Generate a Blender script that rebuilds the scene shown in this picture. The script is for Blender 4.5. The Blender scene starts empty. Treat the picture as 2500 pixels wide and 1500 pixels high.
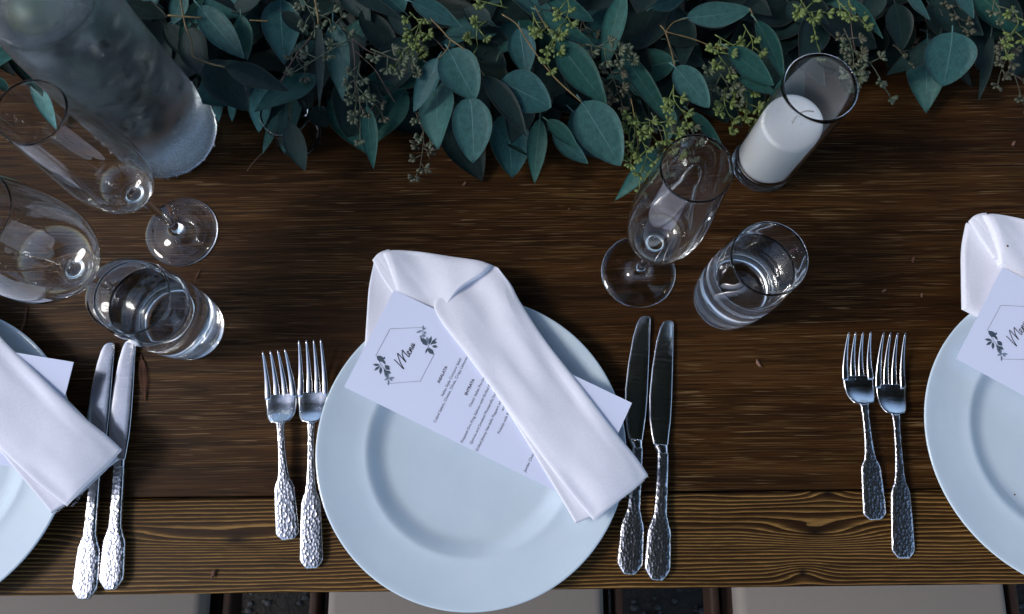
import bpy, bmesh, math, random
from mathutils import Vector, Matrix, noise
R = math.radians
rnd = random.Random(7)

# ------------------------------------------------------------------ camera
TILT = 13.28
H = 0.75                      # camera height above the table top (table top is z = 0)
F = 1944.0                    # focal length in pixels of a 2500 px wide frame
cam = bpy.data.cameras.new("camera")
cam.sensor_width = 36.0
cam.lens = 36.0 * F / 2500.0
cam.clip_start = 0.01
cam.clip_end = 200.0
cam_o = bpy.data.objects.new("camera", cam)
cam_o.location = (0, 0, H)
cam_o.rotation_euler = (R(TILT), 0, 0)
sc = bpy.context.scene
sc.collection.objects.link(cam_o)
sc.camera = cam_o
cam.dof.use_dof = True
cam.dof.focus_distance = 0.74
cam.dof.aperture_fstop = 20.0

# ------------------------------------------------------------------ light
SUN_EL, SUN_AZ = R(43), R(187)          # light comes from the left of the picture
w = bpy.data.worlds.new("World")
sc.world = w
w.use_nodes = True
nt = w.node_tree
nt.nodes.clear()
wo = nt.nodes.new("ShaderNodeOutputWorld")
bg = nt.nodes.new("ShaderNodeBackground")
sky = nt.nodes.new("ShaderNodeTexSky")
sky.sky_type = 'NISHITA'
sky.sun_disc = False
sky.sun_elevation = SUN_EL
sky.sun_rotation = R(90) - SUN_AZ
sky.air_density = 1.0
sky.dust_density = 1.0
sky.ozone_density = 1.0
bg.inputs[1].default_value = 0.15
nt.links.new(sky.outputs[0], bg.inputs[0])
nt.links.new(bg.outputs[0], wo.inputs[0])

sl = bpy.data.lights.new("sun", 'SUN')
sl.energy = 1.0
sl.angle = R(14)
sl.color = (1.0, 0.95, 0.89)
so = bpy.data.objects.new("sun", sl)
sd = Vector((math.cos(SUN_EL) * math.cos(SUN_AZ), math.cos(SUN_EL) * math.sin(SUN_AZ), math.sin(SUN_EL)))
so.rotation_euler = sd.to_track_quat('Z', 'Y').to_euler()
so.location = sd * 5
sc.collection.objects.link(so)

sc.view_settings.view_transform = 'Standard'
sc.view_settings.look = 'None'
sc.view_settings.exposure = 0.68
sc.view_settings.gamma = 1.0
sc.render.engine = 'CYCLES'
sc.cycles.max_bounces = 20
sc.cycles.transmission_bounces = 18
sc.cycles.glossy_bounces = 8
sc.cycles.transparent_max_bounces = 16
sc.cycles.caustics_refractive = True
sc.cycles.caustics_reflective = True
sc.cycles.sample_clamp_indirect = 30.0
sc.cycles.blur_glossy = 0.3
sc.cycles.use_denoising = True

# ------------------------------------------------------------------ helpers
CT, ST = math.cos(R(TILT)), math.sin(R(TILT))

def P(px, py, z=0.0):
    """point at height z on the line of sight through a pixel of the 2500 x 1500 photograph"""
    dx = (px - 1250) / F
    dy = (750 - py) / F
    d = (dx, dy * CT + ST, dy * ST - CT)
    t = (z - H) / d[2]
    return Vector((d[0] * t, d[1] * t, z))

COL = sc.collection.objects

def link(name, me, mats=None, parent=None, loc=None, smooth=True):
    o = bpy.data.objects.new(name, me)
    COL.link(o)
    if mats is not None and len(me.materials) == 0:
        for m in (mats if isinstance(mats, (list, tuple)) else [mats]):
            me.materials.append(m)
    if smooth:
        me.shade_smooth()
    if parent is not None:
        o.parent = parent
    if loc is not None:
        o.location = loc
    return o

def mesh(name, verts, faces):
    me = bpy.data.meshes.new(name)
    me.from_pydata([tuple(v) for v in verts], [], faces)
    me.update()
    return me

def tag(o, label=None, cat=None, group=None, kind=None):
    if label: o['label'] = label
    if cat: o['category'] = cat
    if group: o['group'] = group
    if kind: o['kind'] = kind
    return o

def thing(name, label, cat, loc=(0, 0, 0), rz=0.0, group=None):
    o = bpy.data.objects.new(name, None)
    o.empty_display_size = 0.02
    COL.link(o)
    o.location = loc
    o.rotation_euler = (0, 0, rz)
    return tag(o, label, cat, group)

def copy_tree(o, parent=None):
    c = o.copy()
    COL.link(c)
    c.parent = parent
    for ch in [x for x in sc.objects if x.parent == o]:
        copy_tree(ch, c)
    return c

def sharp(me, deg=35):
    me.set_sharp_from_angle(angle=R(deg))

def lathe(name, prof, seg=64, closed=True):
    """revolve a profile [(r, z), ...]; r == 0 points become poles"""
    verts, faces, rings = [], [], []
    for r, z in prof:
        if r < 1e-7:
            rings.append([len(verts)])
            verts.append((0, 0, z))
        else:
            rings.append(list(range(len(verts), len(verts) + seg)))
            for k in range(seg):
                a = 2 * math.pi * k / seg
                verts.append((r * math.cos(a), r * math.sin(a), z))
    pairs = list(zip(rings, rings[1:]))
    if closed and len(rings[0]) > 1 and len(rings[-1]) > 1:
        pairs.append((rings[-1], rings[0]))
    for a, b in pairs:
        for k in range(seg):
            k2 = (k + 1) % seg
            if len(a) == 1 and len(b) == 1:
                break
            if len(a) == 1:
                faces.append((a[0], b[k2], b[k]))
            elif len(b) == 1:
                faces.append((a[k], a[k2], b[0]))
            else:
                faces.append((a[k], a[k2], b[k2], b[k]))
    me = mesh(name, verts, faces)
    bm = bmesh.new(); bm.from_mesh(me)
    bmesh.ops.recalc_face_normals(bm, faces=bm.faces)
    bm.to_mesh(me); bm.free()
    return me

def catmull(pts, n):
    """smooth curve through pts, n samples"""
    pts = [Vector(p) for p in pts]
    if len(pts) == 2:
        return [pts[0].lerp(pts[1], k / (n - 1)) for k in range(n)]
    d = [0.0]
    for a, b in zip(pts, pts[1:]):
        d.append(d[-1] + (b - a).length)
    out = []
    for k in range(n):
        s = d[-1] * k / (n - 1)
        i = 0
        while i < len(pts) - 2 and s > d[i + 1]:
            i += 1
        t = (s - d[i]) / max(d[i + 1] - d[i], 1e-9)
        p1, p2 = pts[i], pts[i + 1]
        p0 = pts[i - 1] if i > 0 else p1 * 2 - p2
        p3 = pts[i + 2] if i + 2 < len(pts) else p2 * 2 - p1
        out.append(0.5 * ((2 * p1) + (p2 - p0) * t + (2 * p0 - 5 * p1 + 4 * p2 - p3) * t * t + (3 * p1 - p0 - 3 * p2 + p3) * t ** 3))
    return out

class MB:
    """collects shapes for one mesh"""
    def __init__(s):
        s.v, s.f = [], []
    def add(s, verts, faces):
        n = len(s.v)
        s.v += [tuple(v) for v in verts]
        s.f += [tuple(i + n for i in f) for f in faces]
    def box(s, x0, y0, z0, x1, y1, z1, b=0.0, M=None):
        vs = []
        if b <= 0:
            vs = [(x0, y0, z0), (x1, y0, z0), (x1, y1, z0), (x0, y1, z0), (x0, y0, z1), (x1, y0, z1), (x1, y1, z1), (x0, y1, z1)]
            fs = [(3, 2, 1, 0), (4, 5, 6, 7), (0, 1, 5, 4), (1, 2, 6, 5), (2, 3, 7, 6), (3, 0, 4, 7)]
        else:
            bm = bmesh.new()
            bmesh.ops.create_cube(bm, size=1.0)
            for v in bm.verts:
                v.co = Vector(((x0 + x1) / 2 + v.co.x * (x1 - x0), (y0 + y1) / 2 + v.co.y * (y1 - y0), (z0 + z1) / 2 + v.co.z * (z1 - z0)))
            bmesh.ops.bevel(bm, geom=list(bm.edges), offset=b, segments=3, profile=0.5, affect='EDGES')
            bm.verts.index_update()
            vs = [v.co.copy() for v in bm.verts]
            fs = [tuple(v.index for v in f.verts) for f in bm.faces]
            bm.free()
        if M is not None:
            vs = [M @ Vector(v) for v in vs]
        s.add(vs, fs)
    def tube(s, pts, rad, seg=6, caps=True):
        pts = [Vector(p) for p in pts]
        n = len(pts)
        rads = rad if isinstance(rad, (list, tuple)) else [rad] * n
        vs, fs = [], []
        up = Vector((0, 0, 1))
        prev = None
        for i, p in enumerate(pts):
            t = (pts[min(i + 1, n - 1)] - pts[max(i - 1, 0)])
            if t.length < 1e-9: t = Vector((0, 0, 1))
            t.normalize()
            if prev is None:
                a = t.cross(up if abs(t.z) < 0.9 else Vector((1, 0, 0))).normalized()
            else:
                a = (prev - t * prev.dot(t))
                a = a.normalized() if a.length > 1e-6 else t.orthogonal().normalized()
            prev = a
            b = t.cross(a)
            for k in range(seg):
                an = 2 * math.pi * k / seg
                vs.append(p + (a * math.cos(an) + b * math.sin(an)) * rads[i])
        for i in range(n - 1):
            for k in range(seg):
                k2 = (k + 1) % seg
                fs.append((i * seg + k, i * seg + k2, (i + 1) * seg + k2, (i + 1) * seg + k))
        if caps:
            fs.append(tuple(range(seg - 1, -1, -1)))
            fs.append(tuple((n - 1) * seg + k for k in range(seg)))
        s.add(vs, fs)
    def bud(s, p, d, L, r, seg=6):
        """teardrop seed capsule along direction d"""
        d = Vector(d).normalized()
        prof = [(0.0, 0.25), (0.35, 0.45), (0.6, 0.95), (0.8, 0.9), (0.92, 0.55), (1.0, 0.1)]
        s.tube([Vector(p) + d * (L * a) for a, _ in prof], [r * b for _, b in prof], seg)
    def mesh(s, name):
        return mesh(name, s.v, s.f)
    def build(s, name, mat, parent=None, smooth=True, loc=None):
        return link(name, s.mesh(name), mat, parent, loc, smooth)

# ------------------------------------------------------------------ materials
def new_mat(name):
    m = bpy.data.materials.new(name)
    m.use_nodes = True
    nt = m.node_tree
    p = nt.nodes["Principled BSDF"]
    return m, nt, p

def N(nt, t, **kw):
    n = nt.nodes.new(t)
    for k, v in kw.items():
        setattr(n, k, v)
    return n

def math_n(nt, op, a, b=None, c=None, clamp=False):
    n = nt.nodes.new("ShaderNodeMath")
    n.operation = op
    n.use_clamp = clamp
    for i, v in enumerate((a, b, c)):
        if v is None: continue
        if isinstance(v, (int, float)): n.inputs[i].default_value = v
        else: nt.links.new(v, n.inputs[i])
    return n.outputs[0]

def ramp(nt, src, stops):
    n = nt.nodes.new("ShaderNodeValToRGB")
    els = n.color_ramp.elements
    while len(els) < len(stops): els.new(0.5)
    for e, (p, c) in zip(els, stops):
        e.position = p
        e.color = (*c, 1) if len(c) == 3 else c
    nt.links.new(src, n.inputs[0])
    return n.outputs[0]

def mixc(nt, fac, a, b, mode='MIX'):
    n = nt.nodes.new("ShaderNodeMix")
    n.data_type = 'RGBA'
    n.blend_type = mode
    for i, v in ((0, fac), (6, a), (7, b)):
        if isinstance(v, (int, float)): n.inputs[i].default_value = v
        elif isinstance(v, (tuple, list)): n.inputs[i].default_value = (*v, 1)
        else: nt.links.new(v, n.inputs[i])
    return n.outputs[2]

def coords(nt, scale=(1, 1, 1), loc=(0, 0, 0), kind='Object'):
    tc = nt.nodes.new("ShaderNodeTexCoord")
    mp = nt.nodes.new("ShaderNodeMapping")
    mp.inputs['Scale'].default_value = scale
    mp.inputs['Location'].default_value = loc
    nt.links.new(tc.outputs[kind], mp.inputs[0])
    return mp.outputs[0]

def noise_n(nt, vec, scale=1.0, detail=3.0, rough=0.5, dist=0.0):
    n = nt.nodes.new("ShaderNodeTexNoise")
    n.inputs['Scale'].default_value = scale
    n.inputs['Detail'].default_value = detail
    n.inputs['Roughness'].default_value = rough
    n.inputs['Distortion'].default_value = dist
    nt.links.new(vec, n.inputs['Vector'])
    return n.outputs[0]

def bump(nt, p, height, strength=0.5, dist=0.001):
    b = nt.nodes.new("ShaderNodeBump")
    b.inputs['Strength'].default_value = strength
    b.inputs['Distance'].default_value = dist
    nt.links.new(height, b.inputs['Height'])
    nt.links.new(b.outputs[0], p.inputs['Normal'])
    return b

def simple(name, col, rough=0.5, metallic=0.0, spec=0.5, bscale=0, bstr=0.3, bdist=0.0005, var=0.0):
    m, nt, p = new_mat(name)
    p.inputs['Base Color'].default_value = (*col, 1)
    p.inputs['Roughness'].default_value = rough
    p.inputs['Metallic'].default_value = metallic
    p.inputs['Specular IOR Level'].default_value = spec
    if var:
        v = noise_n(nt, coords(nt), 90, 3)
        c = ramp(nt, v, [(0.3, tuple(x * (1 - var) for x in col)), (0.7, tuple(min(1, x * (1 + var)) for x in col))])
        nt.links.new(c, p.inputs['Base Color'])
    if bscale:
        bump(nt, p, noise_n(nt, coords(nt), bscale, 3), bstr, bdist)
    return m

def wood_top():
    m, nt, p = new_mat("dark stained tabletop wood")
    wob = noise_n(nt, coords(nt, (3.0, 9.0, 1)), 1, 2)
    wv = math_n(nt, 'MULTIPLY', math_n(nt, 'SUBTRACT', wob, 0.5), 0.010)
    tc = N(nt, "ShaderNodeTexCoord")
    cx = N(nt, "ShaderNodeCombineXYZ")
    nt.links.new(wv, cx.inputs[1])
    va = N(nt, "ShaderNodeVectorMath", operation='ADD')
    nt.links.new(tc.outputs['Object'], va.inputs[0])
    nt.links.new(cx.outputs[0], va.inputs[1])
    def st(sx, sy, detail, rough=0.55, off=0.0):
        mp = N(nt, "ShaderNodeMapping")
        mp.inputs['Scale'].default_value = (sx, sy, 1)
        mp.inputs['Location'].default_value = (off, off * 1.7, 0)
        nt.links.new(va.outputs[0], mp.inputs[0])
        return noise_n(nt, mp.outputs[0], 1, detail, rough)
    broad = st(2.2, 18, 3, 0.5, 3.1)
    mid = st(5, 120, 2, 0.6, 1.3)
    lineA = st(12, 840, 1, 0.5, 7.7)
    lineB = st(19, 680, 1, 0.5, 17.3)
    patch = st(4, 10, 3, 0.6, 11.0)
    base = ramp(nt, broad, [(0.28, (0.0190, 0.0074, 0.0023)), (0.52, (0.035, 0.0145, 0.0040)), (0.75, (0.056, 0.0255, 0.0073))])
    m1 = ramp(nt, mid, [(0.34, (0.62, 0.62, 0.62)), (0.68, (1.45, 1.40, 1.30))])
    c = mixc(nt, 1.0, base, m1, 'MULTIPLY')
    # open pores: thin dark lines, and thin worn lines where paler wood shows
    dk = math_n(nt, 'MULTIPLY', math_n(nt, 'SUBTRACT', 0.44, lineB), 16.0, clamp=True)
    c = mixc(nt, math_n(nt, 'MULTIPLY', dk, 0.50), c, (0.006, 0.003, 0.0014))
    pf = math_n(nt, 'MULTIPLY', math_n(nt, 'SUBTRACT', patch, 0.30), 3.0, clamp=True)
    s1 = math_n(nt, 'MULTIPLY', math_n(nt, 'SUBTRACT', lineA, 0.57), 26.0, clamp=True)
    c = mixc(nt, math_n(nt, 'MULTIPLY', math_n(nt, 'MULTIPLY', s1, pf), 0.55), c, (0.150, 0.082, 0.028))
    s2 = math_n(nt, 'MULTIPLY', math_n(nt, 'SUBTRACT', lineB, 0.66), 26.0, clamp=True)
    c = mixc(nt, math_n(nt, 'MULTIPLY', math_n(nt, 'MULTIPLY', s2, pf), 0.5), c, (0.30, 0.195, 0.095))
    nt.links.new(c, p.inputs['Base Color'])
    p.inputs['Roughness'].default_value = 0.5
    p.inputs['Specular IOR Level'].default_value = 0.10
    bump(nt, p, math_n(nt, 'ADD', lineA, math_n(nt, 'MULTIPLY', mid, 0.8)), 0.3, 0.0005)
    return m

def wood_edge():
    """coarse pine grain with knots, rings follow a height field F(x, y)"""
    m, nt, p = new_mat("stained pine edge board")
    tc = N(nt, "ShaderNodeTexCoord")
    sx = N(nt, "ShaderNodeSeparateXYZ")
    nt.links.new(tc.outputs['Object'], sx.inputs[0])
    x, y = sx.outputs[0], sx.outputs[1]
    wob = noise_n(nt, coords(nt, (3.2, 20, 1)), 1, 2, 0.5)
    wob2 = noise_n(nt, coords(nt, (14, 80, 1)), 1, 2, 0.5)
    f = math_n(nt, 'ADD', y, math_n(nt, 'MULTIPLY', math_n(nt, 'SUBTRACT', wob, 0.5), 0.008))
    f = math_n(nt, 'ADD', f, math_n(nt, 'MULTIPLY', math_n(nt, 'SUBTRACT', wob2, 0.5), 0.0028))
    def g(cx, cy, wx, wy, amp):
        nonlocal f
        a = math_n(nt, 'DIVIDE', math_n(nt, 'SUBTRACT', x, cx), wx)
        b = math_n(nt, 'DIVIDE', math_n(nt, 'SUBTRACT', y, cy), wy)
        q = math_n(nt, 'ADD', math_n(nt, 'MULTIPLY', a, a), math_n(nt, 'MULTIPLY', b, b))
        e = math_n(nt, 'EXPONENT', math_n(nt, 'MULTIPLY', q, -1.0))
        f = math_n(nt, 'ADD', f, math_n(nt, 'MULTIPLY', e, amp))
        return e
    for k in KNOTS: g(*k)
    saw = math_n(nt, 'FRACT', math_n(nt, 'MULTIPLY', f, 290.0))
    ring = math_n(nt, 'POWER', saw, 1.0)
    fib = noise_n(nt, coords(nt, (55, 900, 1)), 1, 2, 0.6)
    fib2 = noise_n(nt, coords(nt, (12, 150, 1)), 1, 2, 0.6)
    prof = ramp(nt, math_n(nt, 'ADD', ring, math_n(nt, 'MULTIPLY', math_n(nt, 'SUBTRACT', fib, 0.5), 0.45)),
                [(0.0, (0.5, 0.5, 0.5)), (0.07, (1, 1, 1)), (0.20, (0.80, 0.80, 0.80)), (0.34, (0.26, 0.26, 0.26)), (0.50, (0.09, 0.09, 0.09)), (0.72, (0.02, 0.02, 0.02)), (0.90, (0.0, 0.0, 0.0))])
    broad = noise_n(nt, coords(nt, (3, 30, 1), (4, 2, 0)), 1, 3, 0.5)
    bright = ramp(nt, broad, [(0.3, (0.21, 0.110, 0.030)), (0.7, (0.38, 0.215, 0.068))])
    dark = ramp(nt, broad, [(0.3, (0.014, 0.0055, 0.0016)), (0.7, (0.040, 0.017, 0.0045))])
    c = mixc(nt, prof, dark, bright)
    c = mixc(nt, math_n(nt, 'MULTIPLY', math_n(nt, 'SUBTRACT', 0.47, fib2), 5.0, clamp=True), c, mixc(nt, 0.6, c, (0.012, 0.006, 0.003)))
    for cx, cy, wx, wy in KNOT_SPOTS:
        a = math_n(nt, 'DIVIDE', math_n(nt, 'SUBTRACT', x, cx), wx)
        b = math_n(nt, 'DIVIDE', math_n(nt, 'SUBTRACT', y, cy), wy)
        q = math_n(nt, 'ADD', math_n(nt, 'MULTIPLY', a, a), math_n(nt, 'MULTIPLY', b, b))
        e = math_n(nt, 'EXPONENT', math_n(nt, 'MULTIPLY', q, -1.0))
        c = mixc(nt, math_n(nt, 'MULTIPLY', e, 0.95), c, (0.006, 0.003, 0.002))
    nt.links.new(c, p.inputs['Base Color'])
    p.inputs['Roughness'].default_value = 0.5
    p.inputs['Specular IOR Level'].default_value = 0.14
    sepc = N(nt, "ShaderNodeRGBToBW")
    nt.links.new(prof, sepc.inputs[0])
    bump(nt, p, sepc.outputs[0], 0.6, 0.0006)
    return m

TROT = R(0.64)     # the table lies very slightly askew
def tab(px, py):
    """photo pixel -> table's own x, y"""
    q = Matrix.Rotation(-TROT, 3, 'Z') @ P(px, py, 0)
    return q.x, q.y
KNOTS = []
for px, py, wx, wy, amp in [(2010, 1300, 0.050, 0.011, 0.0115), (1700, 1305, 0.11, 0.010, 0.004), (2020, 1200, 0.020, 0.008, -0.006),
                            (1962, 1398, 0.020, 0.008, -0.007), (470, 1318, 0.10, 0.010, 0.007), (640, 1318, 0.05, 0.008, 0.004), (60, 1300, 0.07, 0.012, -0.005),
                            (2330, 1330, 0.09, 0.012, 0.003), (1150, 1300, 0.12, 0.014, -0.003)]:
    a, b = tab(px, py)
    KNOTS.append((a, b, wx, wy, amp))
KNOT_SPOTS = []
for px, py, wx, wy in [(2022, 1205, 0.006, 0.0035), (1960, 1398, 0.004, 0.0032), (1990, 1300, 0.012, 0.004), (575, 1318, 0.012, 0.003)]:
    a, b = tab(px, py)
    KNOT_SPOTS.append((a, b, wx, wy))

def metal(name, hammered):
    m, nt, p = new_mat(name)
    p.inputs['Base Color'].default_value = (0.72, 0.71, 0.72, 1)
    p.inputs['Metallic'].default_value = 1.0
    p.inputs['Roughness'].default_value = 0.24 if hammered else 0.14
    if hammered:
        v = N(nt, "ShaderNodeTexVoronoi")
        v.feature = 'SMOOTH_F1'
        v.inputs['Scale'].default_value = 1.0
        v.inputs['Smoothness'].default_value = 0.25
        v.inputs['Randomness'].default_value = 0.75
        nt.links.new(coords(nt, (400, 330, 100)), v.inputs['Vector'])
        d2 = math_n(nt, 'MULTIPLY', v.outputs['Distance'], v.outputs['Distance'])
        bump(nt, p, d2, 0.75, 0.00055)
    else:
        n = noise_n(nt, coords(nt, (30, 400, 30)), 1, 3)
        r = ramp(nt, n, [(0.3, (0.12,) * 3), (0.8, (0.26,) * 3)])
        nt.links.new(r, p.inputs['Roughness'])
        bump(nt, p, noise_n(nt, coords(nt), 45, 2), 0.15, 0.001)
    return m

def glass(name, col=(0.99, 1.0, 1.0), ior=1.47, rough=0.0):
    m, nt, p = new_mat(name)
    p.inputs['Base Color'].default_value = (*col, 1)
    p.inputs['Transmission Weight'].default_value = 1.0
    p.inputs['IOR'].default_value = ior
    p.inputs['Roughness'].default_value = rough
    return m

def leaf_mat(name, c1, c2, vein, rough=0.5):
    m, nt, p = new_mat(name)
    uv = N(nt, "ShaderNodeUVMap")
    sp = N(nt, "ShaderNodeSeparateXYZ")
    nt.links.new(uv.outputs[0], sp.inputs[0])
    u, v = sp.outputs[0], sp.outputs[1]
    oi = N(nt, "ShaderNodeObjectInfo")
    av = math_n(nt, 'ABSOLUTE', math_n(nt, 'SUBTRACT', v, 0.5))
    mid = math_n(nt, 'SUBTRACT', 1.0, math_n(nt, 'MULTIPLY', av, math_n(nt, 'ADD', 30.0, math_n(nt, 'MULTIPLY', u, 40.0))), clamp=True)
    # side veins sweep forward from the midrib
    q = math_n(nt, 'SUBTRACT', math_n(nt, 'MULTIPLY', u, 9.0), math_n(nt, 'MULTIPLY', av, 9.0))
    vn = noise_n(nt, coords(nt, (5, 5, 1), kind='UV'), 2.0, 2)
    q = math_n(nt, 'ADD', q, math_n(nt, 'MULTIPLY', vn, 0.9))
    sv = math_n(nt, 'ABSOLUTE', math_n(nt, 'SUBTRACT', math_n(nt, 'FRACT', q), 0.5))
    side = math_n(nt, 'MULTIPLY', math_n(nt, 'SUBTRACT', 1.0, math_n(nt, 'MULTIPLY', sv, 14.0), clamp=True), 0.28)
    mott = noise_n(nt, coords(nt), 160, 4, 0.65)
    broad = noise_n(nt, coords(nt), 28, 2, 0.5)
    t = math_n(nt, 'ADD', math_n(nt, 'MULTIPLY', oi.outputs['Random'], 0.75), math_n(nt, 'MULTIPLY', math_n(nt, 'SUBTRACT', broad, 0.4), 0.7), clamp=True)
    c = mixc(nt, t, c1, c2)
    mt = ramp(nt, mott, [(0.3, (0.72,) * 3), (0.7, (1.22,) * 3)])
    c = mixc(nt, 1.0, c, mt, 'MULTIPLY')
    c = mixc(nt, math_n(nt, 'MAXIMUM', math_n(nt, 'MULTIPLY', mid, 0.75), side), c, vein)
    geo = N(nt, "ShaderNodeNewGeometry")
    edge = math_n(nt, 'MULTIPLY', math_n(nt, 'SUBTRACT', av, 0.475), 40.0, clamp=True)
    c = mixc(nt, math_n(nt, 'MULTIPLY', edge, 0.35), c, (0.16, 0.12, 0.09))
    nt.links.new(c, p.inputs['Base Color'])
    p.inputs['Roughness'].default_value = rough
    p.inputs['Specular IOR Level'].default_value = 0.22
    tr = N(nt, "ShaderNodeBsdfTranslucent")
    nt.links.new(mixc(nt, 0.5, c, (0.03, 0.10, 0.02)), tr.inputs[0])
    ms = N(nt, "ShaderNodeMixShader")
    ms.inputs[0].default_value = 0.14
    nt.links.new(p.outputs[0], ms.inputs[1])
    nt.links.new(tr.outputs[0], ms.inputs[2])
    nt.links.new(ms.outputs[0], nt.nodes["Material Output"].inputs[0])
    bump(nt, p, math_n(nt, 'ADD', math_n(nt, 'MULTIPLY', mid, -0.6), math_n(nt, 'ADD', math_n(nt, 'MULTIPLY', side, -1.0), math_n(nt, 'MULTIPLY', mott, 0.5))), 0.5, 0.0006)
    return m

M = {}
M['top'] = wood_top()
M['edge'] = wood_edge()
M['silver'] = metal("polished silver", False)
M['hammer'] = metal("hammered silver", True)
M['glass'] = glass("clear glass")
M['water'] = glass("water", (0.985, 0.995, 1.0), 1.333)
M['leaf'] = leaf_mat("blue green eucalyptus leaf", (0.018, 0.080, 0.086), (0.048, 0.128, 0.112), (0.10, 0.21, 0.21))
M['leafdark'] = leaf_mat("dark and shaded eucalyptus leaf", (0.007, 0.018, 0.016), (0.013, 0.036, 0.036), (0.025, 0.04, 0.032), 0.55)  # dark leaves; shade of the garland's gaps is put into the tone
M['leafgreen'] = leaf_mat("green eucalyptus leaf", (0.015, 0.070, 0.058), (0.030, 0.115, 0.098), (0.10, 0.18, 0.13))
M['leaflit'] = leaf_mat("sunlit eucalyptus leaf", (0.075, 0.235, 0.225), (0.10, 0.27, 0.25), (0.22, 0.36, 0.33))  # bright leaf copy; sunlight is put into its colour
M['seedg'] = simple("yellow green seed", (0.10, 0.135, 0.03), 0.5, var=0.35)
M['seedp'] = simple("grey green seed", (0.065, 0.08, 0.045), 0.55, var=0.35)
M['seedb'] = simple("brown grey seed", (0.060, 0.060, 0.034), 0.55, var=0.35)
M['twig'] = simple("ochre twig", (0.12, 0.08, 0.024), 0.55, var=0.3)
M['twigb'] = simple("brown twig", (0.075, 0.045, 0.03), 0.6, var=0.3)
M['ink'] = simple("ink", (0.012, 0.018, 0.035), 0.6)
M['inkl'] = simple("pale ink", (0.17, 0.23, 0.31), 0.6)
M['inkm'] = simple("blue grey ink", (0.045, 0.075, 0.11), 0.6)
M['wax'] = simple("white wax", (0.88, 0.90, 0.93), 0.45)
_p = M['wax'].node_tree.nodes["Principled BSDF"]
_p.inputs['Subsurface Weight'].default_value = 0.5
_p.inputs['Subsurface Radius'].default_value = (0.006, 0.006, 0.007)
_p.inputs['Subsurface Scale'].default_value = 1.0
M['wick'] = simple("cotton wick", (0.42, 0.40, 0.39), 0.8)
M['needle'] = simple("dry brown needle", (0.12, 0.045, 0.02), 0.7, var=0.4)
M['crumb'] = simple("brown crumb", (0.20, 0.10, 0.06), 0.7, var=0.4)
M['redbit'] = simple("dark red bud scale", (0.12, 0.02, 0.012), 0.5, var=0.4)
M['chairwood'] = simple("dark brown chair wood", (0.030, 0.012, 0.006), 0.75, bscale=60, var=0.3)
M['under'] = simple("dark underside wood", (0.02, 0.012, 0.008), 0.7)

def porcelain():
    m, nt, p = new_mat("white porcelain")
    n = noise_n(nt, coords(nt), 30, 4, 0.6)
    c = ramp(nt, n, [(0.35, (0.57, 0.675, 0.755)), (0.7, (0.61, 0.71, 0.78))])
    nt.links.new(c, p.inputs['Base Color'])
    r = ramp(nt, noise_n(nt, coords(nt, (22, 30, 10)), 2.0, 4, 0.7), [(0.42, (0.035,) * 3), (0.66, (0.10,) * 3)])
    nt.links.new(r, p.inputs['Roughness'])
    p.inputs['Specular IOR Level'].default_value = 0.5
    return m
M['plate'] = porcelain()

def fabric(name, col, sheen=0.3, scale=1500, sub=0.0, wr=0.35):
    m, nt, p = new_mat(name)
    wv = N(nt, "ShaderNodeTexWave"); wv.bands_direction = 'X'; wv.inputs['Scale'].default_value = scale / 6.0
    wv2 = N(nt, "ShaderNodeTexWave"); wv2.bands_direction = 'Y'; wv2.inputs['Scale'].default_value = scale / 6.0
    co = coords(nt)
    for q in (wv, wv2):
        nt.links.new(co, q.inputs['Vector'])
        q.inputs['Distortion'].default_value = 0.5
    h = math_n(nt, 'ADD', wv.outputs['Fac'], wv2.outputs['Fac'])
    fz = noise_n(nt, co, 900, 2)
    wr_n = noise_n(nt, coords(nt, (1, 1, 1)), 38, 2, 0.45)
    hh = math_n(nt, 'ADD', math_n(nt, 'MULTIPLY', h, 0.03), math_n(nt, 'ADD', math_n(nt, 'MULTIPLY', fz, 0.08), math_n(nt, 'MULTIPLY', wr_n, 0.12)))
    bump(nt, p, hh, wr, 0.0012)
    cc = ramp(nt, noise_n(nt, co, 500, 3, 0.7), [(0.3, tuple(c * 0.95 for c in col)), (0.7, tuple(min(c * 1.03, 1) for c in col))])
    nt.links.new(cc, p.inputs['Base Color'])
    p.inputs['Roughness'].default_value = 0.85
    p.inputs['Specular IOR Level'].default_value = 0.15
    p.inputs['Sheen Weight'].default_value = sheen
    return m
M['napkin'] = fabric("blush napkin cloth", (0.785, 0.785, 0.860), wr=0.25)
M['cushion'] = fabric("beige cushion cloth", (0.25, 0.228, 0.212), 0.1, 1500, wr=0.2)
M['card'] = simple("menu card stock", (0.67, 0.71, 0.88), 0.6, spec=0.25, bscale=700, bstr=0.08)

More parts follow.
